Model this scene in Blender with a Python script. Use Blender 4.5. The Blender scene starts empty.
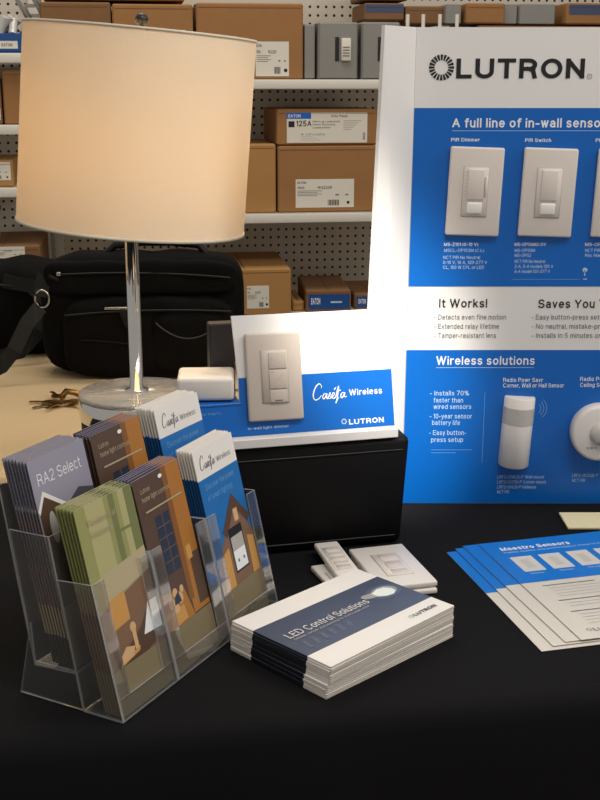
import bpy, bmesh, math, random
from mathutils import Matrix, Vector
random.seed(7)
S = bpy.context.scene
COL = S.collection
R = math.radians
PI = math.pi
TT = 0.75                       # height of the table tops

# ------------------------------------------------------------------ camera
CAM_H, PITCH, FPX = 0.58, R(15.1), 1170.0
cd = bpy.data.cameras.new('camera'); cam = bpy.data.objects.new('camera', cd); COL.objects.link(cam)
cam.location = (0, 0, TT + CAM_H); cam.rotation_euler = (PI/2 - PITCH, 0, 0)
cd.sensor_fit = 'VERTICAL'; cd.sensor_height = 24.0; cd.lens = FPX/800*24.0
cd.clip_start = 0.02; cd.clip_end = 60
S.camera = cam
# ------------------------------------------------------------------ world, lights, exposure
w = bpy.data.worlds.new('room_light'); S.world = w; w.use_nodes = True
w.node_tree.nodes['Background'].inputs[0].default_value = (1.0, 0.97, 0.93, 1)
w.node_tree.nodes['Background'].inputs[1].default_value = 0.325
def area(name, loc, rot, sx, sy, power, col):
    l = bpy.data.lights.new(name, 'AREA'); l.shape = 'RECTANGLE'; l.size = sx; l.size_y = sy
    l.energy = power; l.color = col
    o = bpy.data.objects.new(name, l); COL.objects.link(o); o.location = loc; o.rotation_euler = rot
    return o
area('ceiling_tube_light', (0.6, 0.3, 3.1), (0, 0, 0), 1.3, 0.6, 26, (1.0, 0.97, 0.93))
area('ceiling_tube_light', (2.3, 1.0, 2.9), (0, R(35), 0), 1.3, 0.6, 25, (1.0, 0.97, 0.93))
area('ceiling_tube_light', (-0.3, 2.6, 3.1), (0, 0, 0), 1.6, 0.5, 24, (1.0, 0.92, 0.80))
sp = bpy.data.lights.new('added_pool_spot', 'SPOT'); sp.energy = 560; sp.spot_size = R(8.4); sp.spot_blend = 1.0; sp.shadow_soft_size = .03; sp.color = (1, .97, .90)  # added spot, put in to make the bright pool on sign and poster
so = bpy.data.objects.new('added_pool_spot', sp); COL.objects.link(so); so.location = (.12, .15, 3.0)
so.rotation_euler = (Vector((.103, 1.5, TT+.285))-Vector(so.location)).to_track_quat('-Z', 'Y').to_euler()
S.cycles.transparent_max_bounces = 32
S.view_settings.view_transform = 'Standard'; S.view_settings.look = 'None'
S.view_settings.exposure = 0.0; S.view_settings.gamma = 1.0; S.view_settings.use_curve_mapping = False
BULB = 52.0

# ------------------------------------------------------------------ materials
def lin(c):
    if isinstance(c, str):
        c = [int(c[i:i+2], 16)/255 for i in (0, 2, 4)]
    return tuple(x/12.92 if x <= .04045 else ((x+.055)/1.055)**2.4 for x in c) + (1,)
MATS = {}
def mat(name, col, rough=.6, metal=0., noise=0., nscale=40., bump=0., bscale=200., spec=.5, emit=0., coat=0., sheen=0.):
    if name in MATS: return MATS[name]
    m = bpy.data.materials.new(name); m.use_nodes = True; nt = m.node_tree
    b = nt.nodes['Principled BSDF']; c = lin(col)
    b.inputs['Base Color'].default_value = c; b.inputs['Roughness'].default_value = rough
    b.inputs['Metallic'].default_value = metal; b.inputs['Specular IOR Level'].default_value = spec
    if coat: b.inputs['Coat Weight'].default_value = coat; b.inputs['Coat Roughness'].default_value = .15
    if sheen: b.inputs['Sheen Weight'].default_value = sheen
    if emit: b.inputs['Emission Color'].default_value = c; b.inputs['Emission Strength'].default_value = emit
    tc = nt.nodes.new('ShaderNodeTexCoord')
    if noise:
        n = nt.nodes.new('ShaderNodeTexNoise'); n.inputs['Scale'].default_value = nscale; n.inputs['Detail'].default_value = 4
        mx = nt.nodes.new('ShaderNodeMix'); mx.data_type = 'RGBA'; mx.blend_type = 'MIX'
        nt.links.new(tc.outputs['Object'], n.inputs['Vector'])
        mx.inputs[6].default_value = tuple(max(0, x*(1-noise)) for x in c[:3]) + (1,)
        mx.inputs[7].default_value = tuple(min(1, x*(1+noise)) for x in c[:3]) + (1,)
        nt.links.new(n.outputs['Fac'], mx.inputs[0]); nt.links.new(mx.outputs[2], b.inputs['Base Color'])
    if bump:
        n2 = nt.nodes.new('ShaderNodeTexNoise'); n2.inputs['Scale'].default_value = bscale
        bp = nt.nodes.new('ShaderNodeBump'); bp.inputs['Strength'].default_value = bump; bp.inputs['Distance'].default_value = .002
        nt.links.new(tc.outputs['Object'], n2.inputs['Vector'])
        nt.links.new(n2.outputs['Fac'], bp.inputs['Height']); nt.links.new(bp.outputs['Normal'], b.inputs['Normal'])
    MATS[name] = m; return m
def acrylic(name, tint, fac, edge=0., gl_k=.35):
    m = bpy.data.materials.new(name); m.use_nodes = True; nt = m.node_tree; nt.nodes.remove(nt.nodes['Principled BSDF'])
    out = nt.nodes['Material Output']
    tr = nt.nodes.new('ShaderNodeBsdfTransparent'); tr.inputs[0].default_value = tint
    gl = nt.nodes.new('ShaderNodeBsdfGlossy'); gl.inputs['Roughness'].default_value = .05; gl.inputs[0].default_value = (1, 1, 1, 1)
    df = nt.nodes.new('ShaderNodeBsdfDiffuse'); df.inputs[0].default_value = (.8, .8, .8, 1)
    lw = nt.nodes.new('ShaderNodeLayerWeight'); lw.inputs[0].default_value = fac
    a = nt.nodes.new('ShaderNodeMixShader'); c = nt.nodes.new('ShaderNodeMixShader')
    mu = nt.nodes.new('ShaderNodeMath'); mu.operation = 'MULTIPLY'; mu.inputs[1].default_value = gl_k; nt.links.new(lw.outputs['Fresnel'], mu.inputs[0]); nt.links.new(mu.outputs[0], a.inputs[0]); nt.links.new(tr.outputs[0], a.inputs[1]); nt.links.new(gl.outputs[0], a.inputs[2])
    c.inputs[0].default_value = edge; nt.links.new(a.outputs[0], c.inputs[1]); nt.links.new(df.outputs[0], c.inputs[2])
    nt.links.new(c.outputs[0], out.inputs[0]); MATS[name] = m; return m
ACR = acrylic('clear_acrylic', (.93, .93, .92, 1), .22, .03)
ACE = acrylic('acrylic_edge', (.75, .75, .74, 1), .35, .28)
GLS = acrylic('lamp_glass', (.85, .86, .85, 1), .4, .22, 1.)
def shade_mat():
    m = bpy.data.materials.new('shade_fabric'); m.use_nodes = True; nt = m.node_tree; nt.nodes.remove(nt.nodes['Principled BSDF'])
    out = nt.nodes['Material Output']
    tc = nt.nodes.new('ShaderNodeTexCoord'); n = nt.nodes.new('ShaderNodeTexNoise'); n.inputs['Scale'].default_value = 400
    bp = nt.nodes.new('ShaderNodeBump'); bp.inputs['Strength'].default_value = .15; bp.inputs['Distance'].default_value = .001
    nt.links.new(tc.outputs['Object'], n.inputs['Vector']); nt.links.new(n.outputs['Fac'], bp.inputs['Height'])
    t = nt.nodes.new('ShaderNodeBsdfTranslucent'); t.inputs[0].default_value = (.66, .40, .12, 1)
    d = nt.nodes.new('ShaderNodeBsdfDiffuse'); d.inputs[0].default_value = (.88, .81, .66, 1)
    nt.links.new(bp.outputs[0], d.inputs['Normal'])
    mx = nt.nodes.new('ShaderNodeMixShader'); mx.inputs[0].default_value = .145
    nt.links.new(d.outputs[0], mx.inputs[1]); nt.links.new(t.outputs[0], mx.inputs[2]); nt.links.new(mx.outputs[0], out.inputs[0])
    return m
def peg_mat(col):
    m = bpy.data.materials.new('pegboard'); m.use_nodes = True; nt = m.node_tree; b = nt.nodes['Principled BSDF']
    b.inputs['Roughness'].default_value = .6
    tc = nt.nodes.new('ShaderNodeTexCoord'); vm = nt.nodes.new('ShaderNodeVectorMath'); vm.operation = 'SCALE'; vm.inputs['Scale'].default_value = 1/.0254
    fr = nt.nodes.new('ShaderNodeVectorMath'); fr.operation = 'FRACTION'
    sp = nt.nodes.new('ShaderNodeSeparateXYZ'); cb = nt.nodes.new('ShaderNodeCombineXYZ')
    di = nt.nodes.new('ShaderNodeVectorMath'); di.operation = 'DISTANCE'; di.inputs[1].default_value = (.5, .5, 0)
    lt = nt.nodes.new('ShaderNodeMath'); lt.operation = 'LESS_THAN'; lt.inputs[1].default_value = .17
    mx = nt.nodes.new('ShaderNodeMix'); mx.data_type = 'RGBA'; mx.inputs[6].default_value = lin(col); mx.inputs[7].default_value = (.01, .01, .01, 1)
    L = nt.links.new
    L(tc.outputs['Object'], vm.inputs[0]); L(vm.outputs[0], fr.inputs[0]); L(fr.outputs[0], sp.inputs[0])
    L(sp.outputs['X'], cb.inputs['X']); L(sp.outputs['Z'], cb.inputs['Y']); L(cb.outputs[0], di.inputs[0])
    L(di.outputs['Value'], lt.inputs[0]); L(lt.outputs[0], mx.inputs[0]); L(mx.outputs[2], b.inputs['Base Color'])
    return m
SHADE = shade_mat(); PEG = peg_mat('D2C8B8')
BLACKCLOTH = mat('black_cloth', '131213', .95, noise=.15, nscale=6, bump=.25, bscale=900, spec=.15)
BEIGECLOTH = mat('beige_cloth', 'C8AF88', .9, noise=.06, nscale=5, bump=.1, bscale=700, spec=.2)
NYLON = mat('black_nylon', '0A0908', .8, noise=.3, nscale=8, bump=.5, bscale=500, spec=.12)
NYLON2 = mat('black_trim', '0E0D0C', .5, spec=.3)
VINYL = mat('black_vinyl', '0B0909', .55, bump=.2, bscale=300, spec=.2)
BLKPL = mat('black_plastic', '1B1B1E', .35)
BLKMET = mat('dark_metal', '35353A', .3, metal=.5)
CHROME = mat('chrome', 'E6E2DC', .06, metal=1)
STEEL = mat('brushed_steel', 'B9B4AC', .25, metal=1)
BRASS = mat('brass_key', 'A8824A', .3, metal=1)
WHITEP = mat('white_plastic', 'EDE4DA', .38)
PLATE = mat('wall_plate_plastic', 'E2D6CC', .4)
ALMOND = mat('almond_plastic', 'CBBDB0', .4)
PLATE2 = mat('wall_plate_groove', 'BFB0A2', .5)
CREAM = mat('cream_card', 'E6DAB0', .6)
BOARD = mat('white_board', 'EEE9E4', .55)
PAPER = mat('white_paper', 'EDE7DF', .6)
PAPERE = mat('paper_edge', 'D9D0C4', .8)
BLUE = mat('print_blue', '0064BE', .38)
BLUEL = mat('print_pale_blue', '6FA6DA', .5)
BLUE2 = mat('sheet_blue', '0A76D2', .4)
WHT = mat('print_white', 'F2F2F2', .5)
WHTD = mat('print_soft_white', 'BCD2EA', .5)
BLK = mat('print_black', '17171A', .5)
GRY = mat('print_grey', '6E6E70', .6)
GRL = mat('print_light_grey', 'B4B0AA', .6)
NAVY = mat('cover_navy', '414A5E', .33)
CBX = [mat('cardboard', '9A6D40', .85, noise=.08, nscale=20, bump=.1), mat('cardboard_dark', '7F5A38', .85, noise=.08, nscale=20), mat('cardboard_light', 'AC7E48', .85, noise=.08, nscale=20)]
TAPE = mat('box_crease', '6B4A2C', .7)
LABEL = mat('box_label', 'DDD6C8', .6)
SHELFW = mat('shelf_enamel', 'DCD6CA', .4)
PANELG = mat('panel_grey', '8B8882', .45, metal=.2)
CONDUIT = mat('conduit_grey', '86807A', .4, metal=.6)
BINB = mat('bin_blue', '1B4C8C', .4)

# ------------------------------------------------------------------ mesh builder
def PM(o, ex, ey):
    ex = Vector(ex).normalized(); ey = Vector(ey).normalized(); n = ex.cross(ey)
    m = Matrix.Identity(4)
    for i in range(3):
        m[i][0] = ex[i]; m[i][1] = ey[i]; m[i][2] = n[i]; m[i][3] = o[i]
    return m
_font = {}
# a plain grotesque lettering drawn stroke by stroke: cap height 1, x-height .72
def AR(cx, cy, rx, ry, a0, a1):
    n = max(3, int(abs(a1-a0)/15)); return [(cx+rx*math.cos(R(a0+(a1-a0)*i/n)), cy+ry*math.sin(R(a0+(a1-a0)*i/n))) for i in range(n+1)]
O_ = lambda cx, cy, rx, ry: AR(cx, cy, rx, ry, 0, 360)
GL = {
 'A': (.66, [[(0, 0), (.33, 1), (.66, 0)], [(.13, .34), (.53, .34)]]), 'B': (.58, [[(.3, .53)]+AR(.33, .765, .22, .235, -90, 90)+[(0, 1), (0, 0)]+AR(.34, .265, .24, .265, -90, 90)+[(0, .53)]]),
 'C': (.68, [AR(.36, .5, .36, .5, 48, 312)]), 'D': (.64, [[(0, 0), (0, 1)]+AR(.27, .5, .37, .5, 90, -90)+[(0, 0)]]), 'E': (.52, [[(.52, 1), (0, 1), (0, 0), (.54, 0)], [(0, .53), (.48, .53)]]),
 'F': (.50, [[(.52, 1), (0, 1), (0, 0)], [(0, .52), (.46, .52)]]), 'G': (.70, [AR(.37, .5, .37, .5, 45, 300)+[(.72, .1), (.72, .46), (.42, .46)]]), 'H': (.62, [[(0, 0), (0, 1)], [(.62, 0), (.62, 1)], [(0, .53), (.62, .53)]]),
 'I': (.0, [[(0, 0), (0, 1)]]), 'J': (.42, [[(.42, 1), (.42, .25)]+AR(.21, .25, .21, .25, 0, -180)]), 'K': (.60, [[(0, 0), (0, 1)], [(.58, 1), (0, .4)], [(.2, .6), (.62, 0)]]), 'L': (.48, [[(0, 1), (0, 0), (.48, 0)]]),
 'M': (.74, [[(0, 0), (0, 1), (.37, .05), (.74, 1), (.74, 0)]]), 'N': (.62, [[(0, 0), (0, 1), (.62, 0), (.62, 1)]]), 'O': (.74, [O_(.37, .5, .37, .5)]), 'P': (.56, [[(0, 0), (0, 1)]+AR(.30, .73, .27, .27, 90, -90)+[(0, .46)]]),
 'Q': (.74, [O_(.37, .5, .37, .5), [(.45, .25), (.74, -.03)]]), 'R': (.60, [[(0, 0), (0, 1)]+AR(.32, .74, .26, .26, 90, -90)+[(0, .48)], [(.3, .48), (.5, .40), (.58, 0)]]),
 'S': (.58, [AR(.29, .745, .27, .255, 15, 250)+AR(.29, .255, .29, .265, 70, -165)]), 'T': (.60, [[(0, 1), (.60, 1)], [(.30, 1), (.30, 0)]]), 'U': (.62, [[(0, 1), (0, .32)]+AR(.31, .32, .31, .32, 180, 360)+[(.62, 1)]]),
 'V': (.62, [[(0, 1), (.31, 0), (.62, 1)]]), 'W': (.96, [[(0, 1), (.24, 0), (.48, 1), (.72, 0), (.96, 1)]]), 'X': (.60, [[(0, 0), (.6, 1)], [(0, 1), (.6, 0)]]), 'Y': (.62, [[(0, 1), (.31, .42), (.62, 1)], [(.31, .42), (.31, 0)]]), 'Z': (.56, [[(0, 1), (.56, 1), (0, 0), (.56, 0)]]),
 'a': (.44, [AR(.21, .52, .19, .20, 160, 0)+[(.41, .1), (.46, 0)], AR(.22, .20, .22, .20, 30, 330), [(.40, .42), (.22, .40)]]), 'b': (.46, [[(0, 1), (0, 0)], O_(.23, .36, .23, .36)]), 'c': (.42, [AR(.23, .36, .23, .36, 45, 315)]),
 'd': (.46, [[(.46, 1), (.46, 0)], O_(.23, .36, .23, .36)]), 'e': (.46, [[(.01, .38), (.46, .38)]+AR(.23, .36, .23, .36, 3, 320)]), 'f': (.24, [[(.28, 1), (.18, 1), (.10, .9), (.10, 0)], [(0, .70), (.26, .70)]]),
 'g': (.46, [O_(.23, .38, .23, .34), [(.46, .72), (.46, -.05)]+AR(.23, -.05, .23, .2, 0, -160)]), 'h': (.42, [[(0, 1), (0, 0)], [(0, .45)]+AR(.21, .45, .21, .27, 180, 0)+[(.42, 0)]]), 'i': (.0, [[(0, .68), (0, 0)], [(0, .99), (0, 1)]]),
 'j': (.08, [[(.08, .72), (.08, -.1), (-.02, -.22)], [(.08, .90), (.08, 1)]]), 'k': (.40, [[(0, 1), (0, 0)], [(.38, .72), (0, .28)], [(.14, .44), (.40, 0)]]), 'l': (.0, [[(0, 1), (0, 0)]]),
 'm': (.68, [[(0, .72), (0, 0)], [(0, .45)]+AR(.17, .50, .17, .22, 180, 0)+[(.34, 0)], [(.34, .45)]+AR(.51, .50, .17, .22, 180, 0)+[(.68, 0)]]), 'n': (.42, [[(0, .72), (0, 0)], [(0, .45)]+AR(.21, .45, .21, .27, 180, 0)+[(.42, 0)]]),
 'o': (.48, [O_(.24, .36, .24, .36)]), 'p': (.46, [[(0, .72), (0, -.25)], O_(.23, .36, .23, .36)]), 'q': (.46, [[(.46, .72), (.46, -.25)], O_(.23, .36, .23, .36)]), 'r': (.24, [[(0, .72), (0, 0)], [(0, .45), (.08, .66), (.26, .70)]]),
 's': (.40, [AR(.20, .535, .18, .185, 20, 250)+AR(.20, .18, .20, .18, 70, -160)]), 't': (.24, [[(.10, .92), (.10, .12), (.18, .0), (.26, 0)], [(0, .70), (.25, .70)]]), 'u': (.42, [[(0, .72), (0, .27)]+AR(.21, .27, .21, .27, 180, 360)+[(.42, .72)], [(.42, .3), (.42, 0)]]),
 'v': (.42, [[(0, .72), (.21, 0), (.42, .72)]]), 'w': (.64, [[(0, .72), (.16, 0), (.32, .72), (.48, 0), (.64, .72)]]), 'x': (.42, [[(0, 0), (.42, .72)], [(0, .72), (.42, 0)]]), 'y': (.42, [[(0, .72), (.21, .02)], [(.42, .72), (.18, -.18), (.04, -.24)]]), 'z': (.38, [[(0, .72), (.38, .72), (0, 0), (.38, 0)]]),
 '0': (.50, [O_(.25, .5, .25, .5)]), '1': (.2, [[(0, .78), (.2, 1), (.2, 0)]]), '2': (.50, [AR(.25, .73, .25, .27, 165, -35)+[(0, 0), (.5, 0)]]), '3': (.5, [AR(.24, .75, .23, .25, 150, -90)+AR(.24, .25, .25, .25, 90, -150)]), '4': (.52, [[(.38, 0), (.38, 1), (0, .3), (.52, .3)]]),
 '5': (.5, [[(.46, 1), (.08, 1), (.03, .52)]+AR(.23, .31, .25, .31, 110, -150)]), '6': (.5, [[(.42, 1), (.15, .75), (.01, .35)], O_(.25, .30, .25, .30)]), '7': (.5, [[(0, 1), (.5, 1), (.16, 0)]]), '8': (.5, [O_(.25, .76, .21, .24), O_(.25, .26, .25, .26)]), '9': (.5, [O_(.25, .70, .25, .30), [(.49, .65), (.35, .25), (.1, 0)]]),
 '-': (.26, [[(0, .36), (.26, .36)]]), '.': (.0, [[(0, .0), (0, .06)]]), ',': (.02, [[(.02, .06), (0, -.15)]]), '!': (.0, [[(0, 1), (0, .3)], [(0, 0), (0, .08)]]), '(': (.14, [AR(.25, .4, .25, .65, 130, 230)]), ')': (.14, [AR(-.11, .4, .25, .65, 50, -50)]), '%': (.8, [O_(.16, .78, .16, .22), O_(.64, .22, .16, .22), [(.6, 1), (.2, 0)]]),
}
def text_mesh(s, bold, shear):
    key = (s, bold, shear)
    if key in _font: return _font[key]
    w = .105+bold*2.7; h = w/2; v = []; f = []; x = 0; gap = .15+w; zi = 0
    for ch in s:
        if ch == ' ': x += .34; continue
        wd, st = GL.get(ch, GL['-'])
        parts = []
        for pts in st:           # break a stroke at its sharp corners
            cur = [pts[0]]
            for i in range(1, len(pts)):
                if math.hypot(pts[i][0]-cur[-1][0], pts[i][1]-cur[-1][1]) < 1e-4: continue
                if len(cur) > 1:
                    a1 = math.atan2(cur[-1][1]-cur[-2][1], cur[-1][0]-cur[-2][0]); a2 = math.atan2(pts[i][1]-cur[-1][1], pts[i][0]-cur[-1][0])
                    if abs((a2-a1+PI) % (2*PI)-PI) > R(50): parts.append(cur); cur = [cur[-1]]
                cur.append(pts[i])
            parts.append(cur)
        for pts in parts:
            P = [(x+h+px, h+py*(1-w) if py > 0 else h+py) for px, py in pts]; P = [q for i, q in enumerate(P) if i == 0 or math.hypot(q[0]-P[i-1][0], q[1]-P[i-1][1]) > 1e-4]; n = len(P); L = []
            cl = n > 3 and abs(P[0][0]-P[-1][0])+abs(P[0][1]-P[-1][1]) < 1e-6
            for i in range(n):
                def dr(a, b):
                    dx, dy = P[b][0]-P[a][0], P[b][1]-P[a][1]; l = math.hypot(dx, dy) or 1; return dx/l, dy/l
                d1 = dr(i-1, i) if i > 0 else (dr(n-2, n-1) if cl else dr(0, 1)); d2 = dr(i, i+1) if i < n-1 else (dr(0, 1) if cl else dr(n-2, n-1))
                nx, ny = -(d1[1]+d2[1]), d1[0]+d2[0]; l = math.hypot(nx, ny) or 1; nx /= l; ny /= l
                k = h/max(.72, nx*-d1[1]+ny*d1[0]); ex = 0
                px, py = P[i]
                if not cl and i == 0: px -= d1[0]*h*(1 if abs(d1[1]) > .95 or abs(d1[0]) > .95 else .6); py -= d1[1]*h*(1 if abs(d1[1]) > .95 or abs(d1[0]) > .95 else .6)
                if not cl and i == n-1: px += d2[0]*h*(1 if abs(d2[1]) > .95 or abs(d2[0]) > .95 else .6); py += d2[1]*h*(1 if abs(d2[1]) > .95 or abs(d2[0]) > .95 else .6)
                L.append(((px+nx*k, py+ny*k), (px-nx*k, py-ny*k)))
            b = len(v)
            zi = (zi+1) % 3
            for a, c in L: v += [a+(zi,), c+(zi,)]
            f += [(b+2*i+1, b+2*i+3, b+2*i+2, b+2*i) for i in range(n-1)]
        x += wd+gap
    v = [(a+b*shear, b, c) for a, b, c in v]; _font[key] = (v, f); return v, f
def smooth_path(P, n=5):
    out = []
    for i in range(len(P)-1):
        p0 = P[max(i-1, 0)]; p1 = P[i]; p2 = P[i+1]; p3 = P[min(i+2, len(P)-1)]
        for k in range(n):
            t = k/n; out.append(tuple(.5*(2*p1[j]+(p2[j]-p0[j])*t+(2*p0[j]-5*p1[j]+4*p2[j]-p3[j])*t*t+(3*p1[j]-p0[j]-3*p2[j]+p3[j])*t**3) for j in (0, 1)))
    return out+[P[-1]]
SCRIPT = [[(1.02, 1.25), (1.05, 1.5), (.8, 1.75), (.42, 1.45), (.1, .8), (.05, .25), (.3, -.05), (.7, .12), (1.0, .45)],
  [(1.6, .6), (1.35, .6), (1.12, .25), (1.25, .0), (1.5, .3), (1.62, .6), (1.58, .1), (1.75, .08), (2.02, .7), (1.98, .35), (2.08, .08), (1.85, .0)],
  [(2.08, .1), (2.45, .38), (2.5, .62), (2.3, .58), (2.2, .2), (2.4, .0), (2.7, .3), (3.05, 1.35), (2.85, .2), (2.6, -.55), (2.75, -.3), (3.0, .1)],
  [(2.5, .95), (2.72, 1.25)], [(2.75, .82), (3.3, .88)], [(3.7, .55), (3.45, .6), (3.22, .25), (3.35, .0), (3.6, .3), (3.72, .6), (3.68, .1), (3.95, .15)]]
class MB:
    def __init__(s): s.v = []; s.f = []; s.fm = []; s.sm = []; s.ml = []; s.M = Matrix.Identity(4)
    def mi(s, m):
        if m not in s.ml: s.ml.append(m)
        return s.ml.index(m)
    def add(s, vs, fs, m, smooth=False, M=None):
        b = len(s.v); T = s.M @ M if M else s.M
        s.v += [tuple(T @ Vector(x)) for x in vs]
        k = s.mi(m)
        for f in fs: s.f.append(tuple(b+i for i in f)); s.fm.append(k); s.sm.append(smooth)
        return s
    def box(s, c, sz, m, bev=0, seg=2, rot=None, smooth=None):
        bm = bmesh.new(); bmesh.ops.create_cube(bm, size=1); bmesh.ops.scale(bm, vec=sz, verts=bm.verts)
        if bev: bmesh.ops.bevel(bm, geom=bm.edges[:], offset=min(bev, min(sz)*.49), segments=seg, profile=.5, affect='EDGES')
        T = Matrix.Translation(c)
        if rot: T = T @ rot
        bm.verts.index_update()
        s.add([v.co[:] for v in bm.verts], [[v.index for v in f.verts] for f in bm.faces], m, bool(bev) if smooth is None else smooth, T)
        bm.free(); return s
    def poly(s, pts, m, lay=0):
        s.add([(p[0], p[1], lay*.00012) for p in pts], [tuple(range(len(pts)))], m); return s
    def rect(s, x0, y0, x1, y1, m, lay=0): return s.poly([(x0, y0), (x1, y0), (x1, y1), (x0, y1)], m, lay)
    def disc(s, x, y, r, m, lay=0, n=24, ry=None):
        return s.poly([(x+r*math.cos(2*PI*i/n), y+(ry or r)*math.sin(2*PI*i/n)) for i in range(n)], m, lay)
    def prism(s, pts, z0, z1, m, cap=None, smooth=False):
        n = len(pts)
        s.add([(x, y, z0) for x, y in pts]+[(x, y, z1) for x, y in pts],
              [(i, (i+1) % n, n+(i+1) % n, n+i) for i in range(n)], m, smooth)
        s.add([(x, y, z0) for x, y in pts]+[(x, y, z1) for x, y in pts], [tuple(range(n-1, -1, -1)), tuple(range(n, 2*n))], cap or m)
        return s
    def tube(s, pts, r, m, n=10, closed=False, caps=True):
        pts = [Vector(p) for p in pts]; N = len(pts); rr = r if isinstance(r, (list, tuple)) else [r]*N
        vs = []; fs = []; up = None
        for i, p in enumerate(pts):
            a = pts[(i-1) % N] if (closed or i > 0) else p; b = pts[(i+1) % N] if (closed or i < N-1) else p
            t = (b-a).normalized()
            if up is None: up = t.orthogonal().normalized()
            up = (up - t*up.dot(t)).normalized(); q = t.cross(up)
            for k in range(n):
                an = 2*PI*k/n; vs.append(p + (up*math.cos(an)+q*math.sin(an))*rr[i])
        for i in range(N if closed else N-1):
            j = (i+1) % N
            for k in range(n): fs.append((i*n+k, i*n+(k+1) % n, j*n+(k+1) % n, j*n+k))
        s.add(vs, fs, m, True)
        if caps and not closed: s.add(vs, [tuple(range(n-1, -1, -1)), tuple((N-1)*n+k for k in range(n))], m)
        return s
    def ribbon(s, pts, wd, th, m):          # a strap: flat section along a path, wd along y
        pts = [Vector(p) for p in pts]; N = len(pts); vs = []; fs = []
        for i, p in enumerate(pts):
            t = (pts[min(i+1, N-1)]-pts[max(i-1, 0)]).normalized(); nn = Vector((0, 1, 0)); nn = (nn-t*nn.dot(t)).normalized(); y = t.cross(nn)
            for a, b in ((-1, -1), (1, -1), (1, 1), (-1, 1)): vs.append(p + y*a*wd/2 + nn*b*th/2)
        for i in range(N-1):
            for k in range(4): fs.append((i*4+k, i*4+(k+1) % 4, (i+1)*4+(k+1) % 4, (i+1)*4+k))
        fs += [(3, 2, 1, 0), tuple((N-1)*4+k for k in range(4))]
        s.add(vs, fs, m); return s
    def lathe(s, prof, m, n=48, M=None, smooth=True):
        vs = []; fs = []; P = len(prof)
        for i in range(n):
            a = 2*PI*i/n
            for r, z in prof: vs.append((r*math.cos(a), r*math.sin(a), z))
        for i in range(n):
            j = (i+1) % n
            for k in range(P-1): fs.append((i*P+k, j*P+k, j*P+k+1, i*P+k+1))
        s.add(vs, fs, m, smooth, M); return s
    def text(s, t, x, y, cap, m, wd=None, bold=0., shear=0., lay=2, ang=0.):
        v, f = text_mesh(t, bold, shear)
        if not v: return s
        x0 = min(a[0] for a in v); x1 = max(a[0] for a in v); sc = cap
        sx = wd/(x1-x0) if wd else sc
        ca, sa = math.cos(ang), math.sin(ang)
        s.add([(x+(a-x0)*sx*ca-b*sc*sa, y+(a-x0)*sx*sa+b*sc*ca, lay*.00012+c*.00003) for a, b, c in v], f, m); return s
    def sun(s, x, y, r, m, lay=2, n=18):
        for i in range(n):
            a = 2*PI*i/n; c, q = math.cos(a), math.sin(a); w0, w1 = r*.055, r*.11; ri = r*.55
            s.poly([(x+ri*c-w0*q, y+ri*q+w0*c), (x+ri*c+w0*q, y+ri*q-w0*c), (x+r*c+w1*q, y+r*q-w1*c), (x+r*c-w1*q, y+r*q+w1*c)], m, lay)
        return s
    def script(s, x, y, wd, m, th=.0005):
        k = wd/3.95
        for q, st in enumerate(SCRIPT):
            P = smooth_path(st); n = len(P); r = [th*(.55+.6*math.sin(PI*i/(n-1))) for i in range(n)]
            s.tube([(x+a*k, y+b*k, .0002) for a, b in P], r, m, 6)
        return s
    def build(s, name, parent=None, label=None):
        me = bpy.data.meshes.new(name); me.from_pydata(s.v, [], s.f)
        for m in s.ml: me.materials.append(m)
        me.polygons.foreach_set('material_index', s.fm); me.polygons.foreach_set('use_smooth', s.sm); me.update()
        o = bpy.data.objects.new(name, me); COL.objects.link(o)
        if parent: o.parent = parent
        if label: o['label'] = label
        return o
def thing(name, label, cat, loc=(0, 0, 0), rz=0, group=None, rot=None):
    o = bpy.data.objects.new(name, None); COL.objects.link(o); o.empty_display_size = .05
    o.location = loc; o.rotation_euler = rot or (0, 0, rz); o['label'] = label; o['category'] = cat
    if group: o['group'] = group
    return o
def tag(o, label, cat, group=None):
    o['label'] = label; o['category'] = cat
    if group: o['group'] = group
    return o
def dup(o, loc=None, label=None, parent=None, rot=None):
    c = o.copy(); COL.objects.link(c)
    if parent: c.parent = parent
    if loc is not None: c.location = loc
    if rot is not None: c.rotation_euler = rot
    if label: c['label'] = label
    for ch in list(o.children): dup(ch, parent=c)
    return c
FRONT = lambda o=(0, 0, 0): PM(o, (1, 0, 0), (0, 0, 1))       # print plane facing -Y
# point on the plane y = Y seen in direction of a photo position (for measuring)
def D(px, py, Y):
    u = (px-300)/FPX; v = (400-py)/FPX; c, q = math.cos(PITCH), math.sin(PITCH)
    d = (u, c+v*q, -q+v*c); k = Y/d[1]
    return d[0]*k, CAM_H+d[2]*k
def T(px, py, z):
    u = (px-300)/FPX; v = (400-py)/FPX; c, q = math.cos(PITCH), math.sin(PITCH)
    d = (u, c+v*q, -q+v*c); k = (z-CAM_H)/d[2]
    return d[0]*k, d[1]*k

# ------------------------------------------------------------------ room shell
mb = MB(); mb.box((0, 2.5, -.05), (9, 8, .1), mat('vinyl_floor', '8C857A', .5, noise=.1, nscale=2)); mb.build('floor')['kind'] = 'structure'
mb = MB(); mb.box((0, 4.75, 1.6), (9, .1, 3.2), mat('wall_paint', 'A79F92', .8, noise=.04, nscale=2)); mb.build('wall_back')['kind'] = 'structure'

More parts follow.
